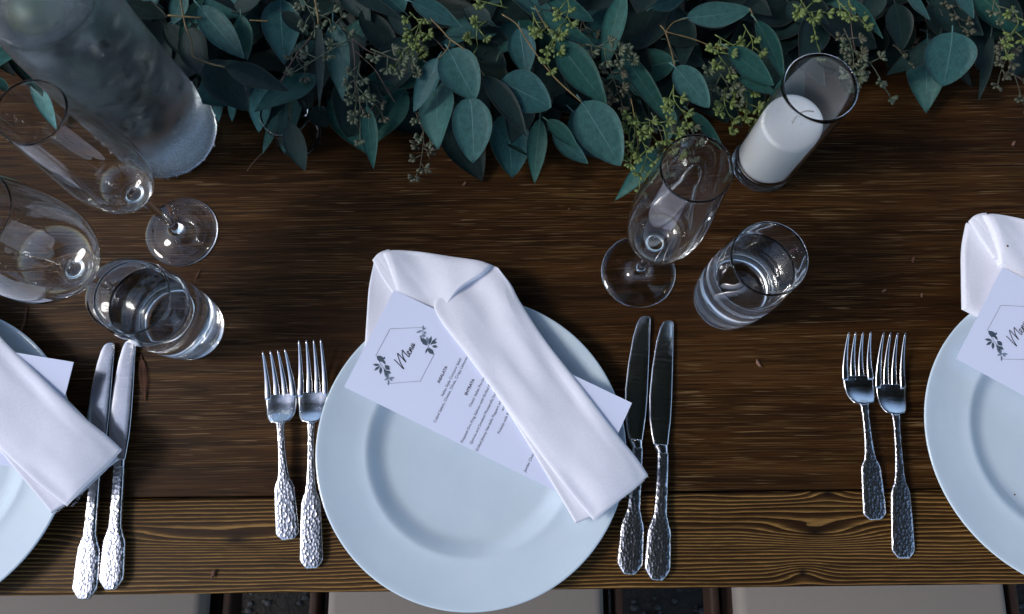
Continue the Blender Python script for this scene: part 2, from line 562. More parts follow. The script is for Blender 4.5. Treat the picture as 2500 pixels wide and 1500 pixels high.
def frosted():
    m, nt, p = new_mat("misted bottle glass")
    co = coords(nt)
    big = noise_n(nt, coords(nt, (1, 1, 0.7)), 30, 4, 0.6, 0.5)
    gran = noise_n(nt, co, 900, 2, 0.7)
    droplets = N(nt, "ShaderNodeTexVoronoi"); droplets.inputs['Scale'].default_value = 420
    nt.links.new(co, droplets.inputs['Vector'])
    p.inputs['Base Color'].default_value = (0.90, 0.95, 0.98, 1)
    p.inputs['Transmission Weight'].default_value = 1.0
    p.inputs['IOR'].default_value = 1.45
    sz = N(nt, "ShaderNodeSeparateXYZ"); nt.links.new(co, sz.inputs[0])
    # the mist is patchy: thick in places, run clear in streaks, wiped near the foot
    clear = math_n(nt, 'MULTIPLY', math_n(nt, 'SUBTRACT', 0.030, sz.outputs[2]), 45.0, clamp=True)
    thick = ramp(nt, big, [(0.32, (0.0,) * 3), (0.72, (1.0,) * 3)])
    rr = mixc(nt, thick, (0.04, 0.04, 0.04), (0.20, 0.20, 0.20))
    rr = mixc(nt, clear, rr, (0.06, 0.06, 0.06))
    nt.links.new(rr, p.inputs['Roughness'])
    bump(nt, p, math_n(nt, 'ADD', droplets.outputs['Distance'], math_n(nt, 'ADD', gran, math_n(nt, 'MULTIPLY', big, 0.4))), 0.14, 0.0008)
    df = N(nt, "ShaderNodeBsdfDiffuse")
    df.inputs[0].default_value = (0.72, 0.80, 0.88, 1)
    ms = N(nt, "ShaderNodeMixShader")
    band = math_n(nt, 'MULTIPLY', math_n(nt, 'SUBTRACT', 0.085, sz.outputs[2]), 16.0, clamp=True)
    side = math_n(nt, 'MULTIPLY', math_n(nt, 'ADD', sz.outputs[0], 0.010), 22.0, clamp=True)
    bs = math_n(nt, 'MULTIPLY', math_n(nt, 'MULTIPLY', band, side), 0.75)  # bright crescent low on the right, put into the mist colour
    fm = math_n(nt, 'ADD', math_n(nt, 'ADD', 0.012, bs), math_n(nt, 'MULTIPLY', thick, 0.05))
    fm = math_n(nt, 'MULTIPLY', fm, ramp(nt, gran, [(0.35, (0.5,) * 3), (0.65, (1.3,) * 3)]))
    fm = math_n(nt, 'MULTIPLY', fm, math_n(nt, 'SUBTRACT', 1.0, math_n(nt, 'MULTIPLY', clear, 0.7)))
    nt.links.new(fm, ms.inputs[0])
    nt.links.new(p.outputs[0], ms.inputs[1])
    nt.links.new(df.outputs[0], ms.inputs[2])
    nt.links.new(ms.outputs[0], nt.nodes["Material Output"].inputs[0])
    return m
M['frost'] = frosted()
M['lime'] = simple("lime peel", (0.05, 0.07, 0.01), 0.4, bscale=250, bstr=0.4)
M['mint'] = simple("dark mint leaf", (0.008, 0.018, 0.009), 0.6)

def ground_mat():
    m, nt, p = new_mat("dark gravelly soil")
    n = noise_n(nt, coords(nt), 60, 5, 0.7)
    c = ramp(nt, n, [(0.35, (0.012, 0.009, 0.007)), (0.6, (0.025, 0.02, 0.017)), (0.75, (0.05, 0.05, 0.052))])
    nt.links.new(c, p.inputs['Base Color'])
    p.inputs['Roughness'].default_value = 0.9
    bump(nt, p, n, 1.0, 0.01)
    return m
M['ground'] = ground_mat()
M['stone'] = simple("grey gravel stone", (0.035, 0.037, 0.042), 0.8, var=0.5, bscale=200)

# ------------------------------------------------------------------ setting
g = mesh("ground", [(-60, -60, -0.75), (60, -60, -0.75), (60, 60, -0.75), (-60, 60, -0.75)], [(0, 1, 2, 3)])
tag(link("ground", g, M['ground'], smooth=False), kind='structure')

gb = MB()
for k in range(3600):
    x, y = rnd.uniform(-1.0, 1.0), rnd.uniform(-0.75, 0.1)
    r = rnd.uniform(0.003, 0.008)
    vs, fs = [], []
    bm = bmesh.new(); bmesh.ops.create_icosphere(bm, subdivisions=1, radius=r)
    for v in bm.verts:
        q = v.co * rnd.uniform(0.75, 1.1)
        vs.append((x + q.x * 1.25, y + q.y, -0.75 + r * 0.35 + q.z * 0.65))
    bm.verts.index_update()
    fs = [tuple(v.index for v in f.verts) for f in bm.faces]
    bm.free()
    gb.add(vs, fs)
tag(gb.build("gravel", M['stone'], smooth=False), "grey gravel scattered on the dark ground under the table", "gravel", kind='stuff')

# unseen trees, added to shade the table and darken reflections in silver and glass
def tree(x, y, label, cr, cz, rad, n, seed):
    t = thing("added_shade_tree", label, "tree", (x, y, -0.75), 0.0, "trees added out of view to shade the table")
    r_ = random.Random(seed)
    mb = MB(); top = Vector((cr[0] - x, cr[1] - y, cz + 0.75))
    mb.tube(catmull([(0, 0, 0), (0.05, 0.05, 1.5), (top.x * .3, top.y * .3, top.z * .6), tuple(top)], 14), [.22 - .012 * i for i in range(14)], 10)
    for k in range(16):
        a = r_.uniform(0, 6.28); l = rad * r_.uniform(.5, .95)
        s_ = top * r_.uniform(.55, .95)
        e = top + Vector((math.cos(a) * l, math.sin(a) * l, r_.uniform(-.5, .8)))
        mb.tube(catmull([s_, s_.lerp(e, .5) + Vector((0, 0, .3)), e], 7), [.06 - .007 * i for i in range(7)], 6)
    mb.build("trunk", M['twigb'], t)
    mb = MB()
    clumps = [(Vector((r_.gauss(0, rad * .5), r_.gauss(0, rad * .5), r_.gauss(0, .7))), r_.uniform(.4, 1.0)) for _ in range(34)]
    for k in range(n):
        c, s_ = r_.choice(clumps)
        p = top + c + Vector((r_.gauss(0, s_), r_.gauss(0, s_), r_.gauss(0, s_ * .5)))
        d = Vector((r_.uniform(-1, 1), r_.uniform(-1, 1), r_.uniform(-.6, .3))).normalized() * r_.uniform(.10, .22)
        q = d.cross(Vector((r_.uniform(-1, 1), r_.uniform(-1, 1), 1.5))).normalized() * r_.uniform(.03, .07)
        mb.add([p - d, p - d * .2 + q, p + d, p - d * .2 - q], [(0, 1, 2, 3)])
    mb.build("crown", M['crown'], t, smooth=False)
M['crown'] = simple("tree foliage", (0.035, 0.06, 0.022), 0.6, var=0.4)
tree(3.2, 2.6, "tall tree added out of view behind the table on the right", (2.0, 0.5), 4.0, 2.1, 6000, 5)
tree(-1.0, 5.2, "tree added out of view behind the far side of the table", (0.1, 3.4), 4.3, 2.2, 5500, 6)
tree(0.8, -4.6, "tree added out of view behind the chairs", (0.9, -2.4), 4.2, 2.0, 5000, 9)

# table ------------------------------------------------------------
sy = tab(1250, 1206)[1]
ey = tab(1250, 1442)[1]
table = thing("table", "long dark stained wooden table with a lighter coarse grained edge board", "table", (0, 0, 0), TROT)
def board(y0, y1, mat, b=0.0025, z1=0.0):
    mb = MB(); mb.box(-1.6, y0, z1 - 0.035, 1.6, y1, z1, b)
    me = mb.mesh("plank"); sharp(me, 50)
    return link("plank", me, mat, table)
board(ey, sy - 0.0007, M['edge'], 0.003, -0.0004)
board(sy + 0.0007, 1.02, M['top'], 0.0012)
board(1.0214, 1.11, M['edge'], 0.003)
mb = MB(); mb.box(-1.5, ey + 0.06, -0.11, 1.5, ey + 0.085, -0.0355); mb.box(-1.5, 1.03, -0.11, 1.5, 1.055, -0.0355)
mb.build("apron", M['under'], table, smooth=False)
for x in (-1.45, 1.45):
    for y in (ey + 0.13, 0.98):
        mb = MB(); mb.box(x - 0.04, y - 0.04, -0.75, x + 0.04, y + 0.04, -0.0355, 0.004)
        mb.build("leg", M['under'], table, smooth=False)

# chairs -----------------------------------------------------------
def chair(x0, x1, label):
    z = -0.30
    c = (x0 + x1) / 2
    wd = (x1 - x0)
    t = thing("chair", label, "chair", (c, -0.26, -0.75), 0.0, "cushioned chairs along the front of the table")
    def part(name, f, mat, smooth=True):
        mb = MB(); f(mb)
        me = mb.mesh(name)
        if smooth: sharp(me, 40)
        return link(name, me, mat, t, smooth=smooth)
    h = wd / 2
    part("cushion", lambda m: m.box(-h, -0.20, 0.425, h, 0.20, 0.465, 0.012), M['cushion'])
    part("cushion_piping", lambda m: m.tube([(-h + .013, -.19, .462), (-h + .013, .19, .462)], 0.0022, 8), M['cushion'])
    for s in (-1, 1):
        part("side_rail", lambda m: m.box(s * (h + 0.022) - 0.006, -0.21, 0.395, s * (h + 0.022) + 0.006, 0.21, 0.440, 0.004), M['chairwood'])
        part("leg", lambda m: m.box(s * (h + 0.022) - 0.014, 0.165, 0.0, s * (h + 0.022) + 0.014, 0.20, 0.394, 0.003), M['chairwood'])
        part("leg", lambda m: m.box(s * (h + 0.022) - 0.014, -0.20, 0.0, s * (h + 0.022) + 0.014, -0.165, 0.394, 0.003), M['chairwood'])
        part("back_post", lambda m: m.box(s * (h + 0.022) - 0.013, -0.245, 0.396, s * (h + 0.022) + 0.013, -0.212, 0.86, 0.004), M['chairwood'])
    for zz in (0.60, 0.70, 0.80):
        part("back_slat", lambda m: m.box(-h - 0.008, -0.238, zz, h + 0.008, -0.222, zz + 0.05, 0.004), M['chairwood'])
    part("seat_base", lambda m: m.box(-h - 0.010, -0.19, 0.400, h + 0.010, 0.19, 0.424), M['chairwood'])
    return t
zc = -0.75 + 0.465
chair(P(-250, 1480, zc).x, P(492, 1480, zc).x, "beige cushioned chair under the table edge at the left, below the two knives")
chair(P(797, 1480, zc).x, P(1475, 1480, zc).x, "beige cushioned chair in the middle, directly below the whole white plate")
chair(P(1803, 1480, zc).x, P(2465, 1480, zc).x, "beige cushioned chair on the right, below the pair of forks")

# ------------------------------------------------------------------ plates
RP = 0.1402
prof = [(0, 0.0045), (0.050, 0.0043), (0.075, 0.0043), (0.0780, 0.0045), (0.0815, 0.0054), (0.0855, 0.0076), (0.0900, 0.0110), (0.0930, 0.0132), (0.0950, 0.0143), (0.0968, 0.0148), (0.0985, 0.0148), (0.1005, 0.0147),
        (0.108, 0.0152), (0.122, 0.0175), (0.134, 0.0200), (0.1380, 0.0212), (0.1396, 0.0213), (0.1402, 0.0206), (0.1398, 0.0194), (0.1380, 0.0186),
        (0.124, 0.0152), (0.108, 0.0122), (0.098, 0.0105), (0.090, 0.0050), (0.084, 0.0008), (0.080, 0.0004), (0.077, 0.0020), (0.0, 0.0022)]
plate_me = lathe("plate", prof, 160)
plate_me.materials.append(M['plate'])
PZ = 0.0212
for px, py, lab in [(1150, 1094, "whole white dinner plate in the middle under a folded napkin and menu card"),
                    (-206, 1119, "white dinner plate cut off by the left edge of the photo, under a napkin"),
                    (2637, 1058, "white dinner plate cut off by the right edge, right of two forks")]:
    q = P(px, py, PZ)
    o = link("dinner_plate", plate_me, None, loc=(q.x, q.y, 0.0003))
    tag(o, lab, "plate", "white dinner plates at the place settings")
PLATE = P(1150, 1102, PZ)

# ------------------------------------------------------------------ napkins
def patch(mb, c0, c1, d0, d1, th, nu=46, nv=46, wrinkle=0.0012, seed=0.0, rd=0.0024):
    """thick soft sheet between four boundary curves given as (px, py, z of its top)"""
    def w3(l): return [P(*p) for p in l]
    def sp(n):
        # denser samples near both ends so the rim can be rounded
        ts = []
        for k in range(n):
            t = k / (n - 1)
            ts.append(0.5 - 0.5 * math.cos(math.pi * t) if True else t)
        return [0.55 * a + 0.45 * (k / (n - 1)) for k, a in enumerate(ts)]
    NS = 200
    C0, C1, D0, D1 = [catmull(w3(l), NS) for l in (c0, c1, d0, d1)]
    def at(cv, t):
        f = t * (NS - 1); i = min(int(f), NS - 2)
        return cv[i].lerp(cv[i + 1], f - i)
    us, vs_ = sp(nu), sp(nv)
    p00, p10, p01, p11 = C0[0], C0[-1], C1[0], C1[-1]
    LU = (p10 - p00).length * 0.5 + (p11 - p01).length * 0.5
    LV = (p01 - p00).length * 0.5 + (p11 - p10).length * 0.5
    top, bot = [], []
    for v in vs_:
        for u in us:
            a = at(C0, u).lerp(at(C1, u), v)
            b = at(D0, v).lerp(at(D1, v), u)
            c = p00.lerp(p10, u).lerp(p01.lerp(p11, u), v)
            p = a + b - c
            d = min(u * LU, (1 - u) * LU, v * LV, (1 - v) * LV)
            k = min(d / rd, 1.0)
            drop = th * 0.5 * (1 - math.sqrt(max(0.0, 1 - (1 - k) ** 2)))
            wz = noise.noise(Vector(((p.x * .8 + p.y * .6) * 44 + seed, (p.y * .8 - p.x * .6) * 13, seed))) * wrinkle * 1.2 + noise.noise(Vector((p.x * 60, p.y * 60 + seed, seed))) * wrinkle * 0.10
            q = p.copy(); q.z += wz * min(1, d / 0.006) - drop
            top.append(q)
            q2 = p.copy(); q2.z += -th + drop
            bot.append(q2)
    n = nu * nv
    fs = []
    for j in range(nv - 1):
        for i in range(nu - 1):
            a = j * nu + i
            fs.append((a, a + 1, a + nu + 1, a + nu))
            fs.append((n + a + nu, n + a + nu + 1, n + a + 1, n + a))
    ring = [i for i in range(nu)] + [j * nu + nu - 1 for j in range(1, nv)] + [(nv - 1) * nu + i for i in range(nu - 2, -1, -1)] + [j * nu for j in range(nv - 2, 0, -1)]
    for a, b in zip(ring, ring[1:] + ring[:1]):
        fs.append((b, a, n + a, n + b))
    mb.add(top + bot, fs)

nap = thing("napkin", "blush napkin folded in a V over the card on the middle plate", "napkin", (0, 0, 0), 0.0, "folded blush napkins on the plates")
def npart(name, *patches):
    mb = MB()
    for a in patches: patch(mb, *a[0], **a[1])
    me = mb.mesh(name)
    bm = bmesh.new(); bm.from_mesh(me); bmesh.ops.recalc_face_normals(bm, faces=bm.faces); bm.to_mesh(me); bm.free()
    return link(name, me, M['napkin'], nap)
# the under arm hanging down the left side of the card
npart("under_arm", (([(912, 634, .027), (960, 680, .028), (1010, 740, .029)], [(888, 856, .0275), (950, 880, .028), (1010, 880, .0285)],
                     [(912, 634, .027), (899, 700, .026), (893, 780, .0265), (888, 856, .0275)], [(1010, 740, .029), (1015, 810, .029), (1010, 880, .0285)]),
                    dict(th=0.007, seed=1.0, wrinkle=0.0016)))
npart("inner_fold", (([(908, 634, .0305), (922, 618, .0315), (945, 608, .031)], [(962, 722, .0315), (975, 722, .032), (1000, 724, .032)],
                      [(908, 634, .0305), (930, 675, .0318), (962, 722, .0315)], [(945, 608, .031), (960, 660, .033), (1000, 724, .032)]),
                     dict(th=0.004, seed=2.0, wrinkle=0.0005, nu=20)),
                    (([(918, 626, .0320), (930, 614, .0330), (950, 608, .032)], [(972, 716, .0318), (985, 718, .032), (1005, 724, .032)],
                      [(918, 626, .0320), (940, 665, .0328), (972, 716, .0318)], [(950, 608, .032), (970, 660, .033), (1005, 724, .032)]),
                     dict(th=0.003, seed=3.0, wrinkle=0.0004, nu=20)))
npart("top_fold", (([(932, 616, .0360), (960, 609, .036), (1020, 612, .0355), (1100, 624, .035), (1170, 634, .037), (1203, 646, .0375)],
                    [(975, 735, .0340), (1000, 750, .0335), (1030, 768, .0335), (1066, 790, .0335)],
                    [(932, 616, .0360), (945, 645, .038), (962, 690, .0370), (975, 735, .0340)],
                    [(1203, 646, .0375), (1180, 668, .0400), (1120, 708, .0395), (1066, 790, .0335)]),
                   dict(th=0.009, seed=4.0, wrinkle=0.0028, nu=56)))
npart("front_arm", (([(1186, 640, .0325), (1215, 652, .034)], [(1450, 1272, .037), (1500, 1232, .037), (1552, 1192, .034), (1583, 1160, .031)],
                     [(1186, 640, .0325), (1118, 700, .033), (1059, 748, .038), (1144, 873, .041), (1210, 960, .041), (1305, 1090, .041), (1380, 1188, .040), (1450, 1272, .037)],
                     [(1215, 652, .034), (1247, 693, .034), (1269, 734, .035), (1326, 823, .038), (1405, 925, .0395), (1500, 1050, .0385), (1555, 1118, .0345), (1583, 1160, .031)]),
                    dict(th=0.0036, seed=5.0, wrinkle=0.0036, nu=60, nv=110)))
npart("core_layer", (([(1010, 735, .0285), (1130, 700, .0285), (1195, 680, .0285)], [(1190, 960, .0285), (1280, 940, .0285), (1340, 930, .0285)],
                      [(1010, 735, .0285), (1090, 850, .0285), (1190, 960, .0285)], [(1195, 680, .0285), (1260, 800, .0285), (1340, 930, .0285)]),
                     dict(th=0.004, seed=9.0, wrinkle=0.0004, nu=16, nv=16)))
npart("lower_layer", (([(1150, 885, .0355), (1300, 860, .031)], [(1405, 1279, .033), (1470, 1250, .031), (1535, 1198, .0255)],
                       [(1150, 885, .0355), (1225, 985, .0357), (1303, 1108, .0355), (1378, 1232, .034), (1405, 1279, .033)],
                       [(1300, 860, .031), (1400, 960, .0305), (1480, 1080, .028), (1535, 1198, .0255)]),
                      dict(th=0.0035, seed=6.0, wrinkle=0.0012, nu=46, nv=70)))
npart("bottom_layer", (([(1330, 960, .0275), (1420, 960, .027)], [(1462, 1250, .0275), (1510, 1212, .026), (1562, 1180, .0235)],
                        [(1330, 960, .0275), (1400, 1130, .0275), (1462, 1250, .0275)],
                        [(1420, 960, .027), (1500, 1070, .0265), (1562, 1180, .0235)]),
                       dict(th=0.0030, seed=7.0, wrinkle=0.0006, nu=40, nv=50)))
# loose threads along the cut hem
mb = MB()
for a, b, z in (((1452, 1273), (1582, 1162), .0315), ((1407, 1280), (1440, 1264), .0305)):
    n = 46 if z > .031 else 14
    for k in range(n):
        t = (k + rnd.random()) / n
        q = P(a[0] + (b[0] - a[0]) * t, a[1] + (b[1] - a[1]) * t, z)
        d = Vector((0.6, -0.75, rnd.uniform(-.6, .6))).normalized() * rnd.uniform(.0006, .0017)
        mb.tube([q - d * .4, q + d * .5, q + d + Vector((rnd.uniform(-.0005, .0005), 0, 0))], 0.00016, 4)
tag(mb.build("hem_threads", M['napkin'], nap), kind='stuff')

# ------------------------------------------------------------------ menu card
B = P(840, 945, .0300); A = P(962, 708, .0362)
C_ = P(1410, 1244, .0300); D = P(1532, 1007, .0362)
ex = (A - B).normalized()
ey_ = (C_ - B)
ey_ = (ey_ - ex * ey_.dot(ex)).normalized()
ez = ex.cross(-ey_).normalized()
W_, L_ = (A - B).length, (D - A).length
mat = Matrix(((ex.x, -ey_.x, ez.x, B.x), (ex.y, -ey_.y, ez.y, B.y), (ex.z, -ey_.z, ez.z, B.z), (0, 0, 0, 1)))
inv = mat.inverted()
card = thing("menu_card", "menu card fully readable on the middle plate, tucked under the napkin", "menu card", (0, 0, 0), 0.0, "printed menu cards on the plates")
card.matrix_world = mat
NXC, NYC = 8, 20
vs, fs = [], []
def bend(x, y):
    return 0.0008 * math.sin(-y / L_ * 3.0) 
for lay in (0.0, -0.0004):
    for j in range(NYC + 1):
        for i in range(NXC + 1):
            x, y = W_ * i / NXC, -L_ * j / NYC
            vs.append((x, y, bend(x, y) + lay))
n = (NXC + 1) * (NYC + 1)
for j in range(NYC):
    for i in range(NXC):
        a = j * (NXC + 1) + i
        fs.append((a, a + 1, a + NXC + 2, a + NXC + 1)); fs.append((n + a, n + a + NXC + 1, n + a + NXC + 2, n + a + 1))
ring = list(range(NXC + 1)) + [j * (NXC + 1) + NXC for j in range(1, NYC + 1)] + [NYC * (NXC + 1) + i for i in range(NXC - 1, -1, -1)] + [j * (NXC + 1) for j in range(NYC - 1, 0, -1)]
for a, b in zip(ring, ring[1:] + ring[:1]): fs.append((a, n + a, n + b, b))
link("paper", mesh("paper", vs, fs), M['card'], card, smooth=False)

def to_card(px, py):
    """pixel -> card's own x, y"""
    o = Vector((0, 0, H)); d = P(px, py, 0) - o
    lo = inv @ o; ld = inv.to_3x3() @ d
    t = -lo.z / ld.z
    q = lo + ld * t
    return q.x, q.y
def r2(x, y): return to_card(800 + x / 2.4733, 580 + y / 2.4733)   # from an enlarged view
INKZ = 0.00022
def flat(name, polys, m):
    mb = MB()
    for pl in polys:
        mb.add([(x, y, bend(x, y) + INKZ) for x, y in pl], [tuple(range(len(pl)))])
    return mb.build(name, m, card, smooth=False)
def strip(pts, w):
    out = []
    for (x0, y0), (x1, y1) in zip(pts, pts[1:]):
        d = Vector((x1 - x0, y1 - y0)); L = d.length
        if L < 1e-7: continue
        d /= L; nn = Vector((-d.y, d.x)) * w / 2; e = d * w * 0.3
        out.append([(x0 - e.x + nn.x, y0 - e.y + nn.y), (x0 - e.x - nn.x, y0 - e.y - nn.y), (x1 + e.x - nn.x, y1 + e.y - nn.y), (x1 + e.x + nn.x, y1 + e.y + nn.y)])
    return out
hexa = [r2(*p) for p in [(378, 552), (290, 715), (378, 882), (560, 868), (645, 705), (568, 545)]]
hl = strip([hexa[1], hexa[0], hexa[5]], .00028) + strip([hexa[2], hexa[3], hexa[4]], .00028)
flat("printed_hexagon", hl, M['inkm'])
def lf(b, t, wd):
    bx, by = r2(*b); tx, ty = r2(*t)
    d = Vector((tx - bx, ty - by)); nn = Vector((-d.y, d.x)).normalized() * wd / 2.4733 * 0.00036 / 1.4
    return [(bx, by), (bx + d.x * .3 + nn.x * .8, by + d.y * .3 + nn.y * .8), (bx + d.x * .6 + nn.x, by + d.y * .6 + nn.y), (tx, ty),
            (bx + d.x * .6 - nn.x, by + d.y * .6 - nn.y), (bx + d.x * .3 - nn.x * .8, by + d.y * .3 - nn.y * .8)]
dk = [lf(*a) for a in [((295, 715), (342, 752), 26), ((318, 772), (272, 768), 12), ((318, 776), (280, 806), 12), ((322, 780), (318, 828), 13), ((345, 772), (376, 800), 20),
                       ((350, 768), (330, 738), 11), ((350, 806), (384, 822), 14), ((335, 740), (348, 720), 8), ((340, 790), (362, 845), 13),
                       ((575, 610), (598, 655), 24), ((562, 600), (578, 642), 12), ((612, 650), (626, 596), 13), ((620, 652), (658, 608), 11), ((630, 657), (665, 662), 13),
                       ((602, 668), (642, 708), 20), ((605, 665), (590, 702), 8), ((628, 640), (662, 634), 10)]]
flat("printed_leaves", dk, M['inkm'])
pl = [lf(*a) for a in [((345, 800), (368, 858), 20), ((365, 850), (408, 848), 10), ((365, 850), (342, 864), 9), ((370, 860), (365, 897), 9), ((372, 852), (394, 866), 9),
                       ((360, 840), (346, 840), 8), ((575, 562), (533, 577), 10), ((574, 558), (578, 530), 8), ((580, 570), (594, 582), 12), ((575, 585), (590, 602), 12), ((575, 560), (594, 545), 7),
                       ((610, 645), (598, 600), 14), ((570, 590), (556, 606), 9)]]
flat("printed_pale_leaves", pl, M['inkl'])
stems = strip([r2(*p) for p in [(297, 718), (318, 760), (345, 800), (362, 850), (367, 880)]], .00035) + strip([r2(*p) for p in [(576, 545), (574, 600), (600, 640), (620, 680), (640, 705)]], .00035)
flat("printed_stems", stems, M['inkm'])
# handwritten word "Menu"
ox, oy = r2(458, 796)
k = 0.00036 / 2.4733 * 0.93
def hw(pts, wd=0.00065):
    c = catmull([Vector((ox + x * k, oy + y * k, 0)) for x, y in pts], 12 * len(pts))
    return strip([(p.x, p.y) for p in c], wd)
men = hw([(30, 86), (24, 66), (2, 0), (34, 44), (76, 84), (66, 50), (50, 8), (74, 42), (110, 66), (100, 40), (90, 6), (98, 4)], .00075)
men += hw([(98, 4), (114, 16), (122, 28), (112, 30), (106, 12), (114, 2), (126, 8), (136, 28), (131, 4), (144, 26), (150, 26), (146, 6), (154, 6), (166, 28), (160, 8), (168, 6), (178, 28), (174, 6), (184, 12)])
flat("handwritten_menu_title", men, M['ink'])

def text_mesh(s, bold=0.0):
    cu = bpy.data.curves.new("t", 'FONT')
    cu.body = s
    cu.size = 1.0
    cu.offset = bold
    cu.resolution_u = 2
    cu.space_character = 1.0
    o = bpy.data.objects.new("t", cu)
    COL.link(o)
    dg = bpy.context.evaluated_depsgraph_get()
    me = bpy.data.meshes.new_from_object(o.evaluated_get(dg))
    bpy.data.objects.remove(o); bpy.data.curves.remove(cu)
    return me
ref = text_mesh("Italian Style Contorni Salad")
refw = max(v.co.x for v in ref.vertices) - min(v.co.x for v in ref.vertices)
PXM = L_ / 643.7
tsz = 99.7 * PXM / refw
def line(s, xs, d, bold=0.0, size=1.0, name="printed_line"):
    me = text_mesh(s, bold)
    sz = tsz * size
    for v in me.vertices:
        x, y = xs * PXM + v.co.x * sz, -d * PXM + (v.co.y - 0.30) * sz
        v.co = Vector((x, y, bend(x, y) + INKZ))
    me.name = name
    me.materials.clear()
    link(name, me, M['ink'], card, smooth=False)
line("INSALATA", 108, 203, 0.022, 1.05, "printed_heading")
line("Italian Style Contorni Salad", 83, 225)
line("Cubed Salami, Cheese, Olives, Crispy Lettuces an", 19, 237)
line("ENTRATA", 110, 276, 0.022, 1.05, "printed_heading")
line("Classic Italian Porchett", 89, 297)
line("Roasted Oro King Salmon with Grilled Peach", 5, 317)
line("Quinoa and Smoked Mozzarella Stuffer", 11, 338)
line("Grilled Jimmy Nardello Peppers with S", 2, 358)
line("and P", 115, 371)
line("Polenta with Peer", 62, 387)
line("Jumbo Chocolat", 9, 482)

# left and right napkins and cards: the same fold, turned and shifted with their plates
def place_copy(d_to, c_to, d_from=(1532, 1007, .030), c_from=(1410, 1244, .030)):
    a, b = P(*d_from), P(*c_from)
    a2, b2 = P(*d_to), P(*c_to)
    ang = math.atan2(b2.y - a2.y, b2.x - a2.x) - math.atan2(b.y - a.y, b.x - a.x)
    Rm = Matrix.Rotation(ang, 4, 'Z')
    return Matrix.Translation(a2 - (Rm @ a)) @ Rm
TLN = place_copy((296, 1098, .031), (178, 1218, .037), (1583, 1160, .031), (1450, 1272, .037))
TLC = place_copy((175, 909, .035), (96, 1163, .030), (1532, 1007, .035), (1410, 1244, .030))
TRN = place_copy((2364, 545, .0305), (2353, 772, .0275), (905, 640, .0305), (888, 850, .0275))
TRC = place_copy((2334, 876, .030), (2455, 633, .035), (840, 945, .030), (962, 708, .035))
for TN, TC, ln, lc in ((TLN, TLC, "blush napkin on the left plate, its rolled end lying across two knives", "menu card on the left plate, blank corner showing behind the napkin"),
                  (TRN, TRC, "blush napkin at the right edge, two folds at its corner above the card", "menu card cut off by the right edge of the photo")):
    c = copy_tree(nap); c.matrix_world = TN; c['label'] = ln
    c = copy_tree(card); c.matrix_world = TC @ mat; c['label'] = lc

# ------------------------------------------------------------------ cutlery
def blade_loft(mb, st, flat_=False):
    """st: list of (y, x_left, x_right, z_mid, thickness); lens shaped cross-section"""
    sec = [(-1, -0.3), (-1, 0.25), (-0.93, 0.72), (-0.80, 0.92), (-0.4, 1), (0.4, 1), (0.80, 0.92), (0.93, 0.72), (1, 0.25), (1, -0.3), (0.85, -0.95), (-0.85, -0.95)] if flat_ else [(-1, 0), (-0.86, 0.62), (-0.5, 0.92), (0, 1), (0.5, 0.92), (0.86, 0.62), (1, 0), (0.86, -0.62), (0.5, -0.92), (0, -1), (-0.5, -0.92), (-0.86, -0.62)]
    vs, fs = [], []
    m = len(sec)
    for y, xl, xr, z, t in st:
        c, h = (xl + xr) / 2, (xr - xl) / 2
        for a, b in sec:
            vs.append((c + a * h, y, z + b * t / 2))
    for i in range(len(st) - 1):
        for k in range(m):
            k2 = (k + 1) % m
            fs.append((i * m + k, i * m + k2, (i + 1) * m + k2, (i + 1) * m + k))
    fs.append(tuple(range(m - 1, -1, -1)))
    fs.append(tuple((len(st) - 1) * m + k for k in range(m)))
    mb.add(vs, fs)

def resample(st, n):
    out = []
    for i in range(n):
        f = i / (n - 1)
        y = st[0][0] + (st[-1][0] - st[0][0]) * f
        j = 0
        while j < len(st) - 2 and y > st[j + 1][0]: j += 1
        a, b = st[j], st[j + 1]
        t = (y - a[0]) / (b[0] - a[0])
        out.append((y,) + tuple(a[k] + (b[k] - a[k]) * t for k in range(1, 5)))
    return out
def ss(st, n):
    c = [catmull([Vector((s[0], s[k], 0)) for s in st], 160) for k in range(1, 5)]
    ys = [st[0][0] + (st[-1][0] - st[0][0]) * i / (n - 1) for i in range(n)]
    out = []
    for y in ys:
        row = [y]
        for cc in c:
            q = min(cc, key=lambda p: abs(p.x - y))
            row.append(q.y)
        out.append(tuple(row))
    return out

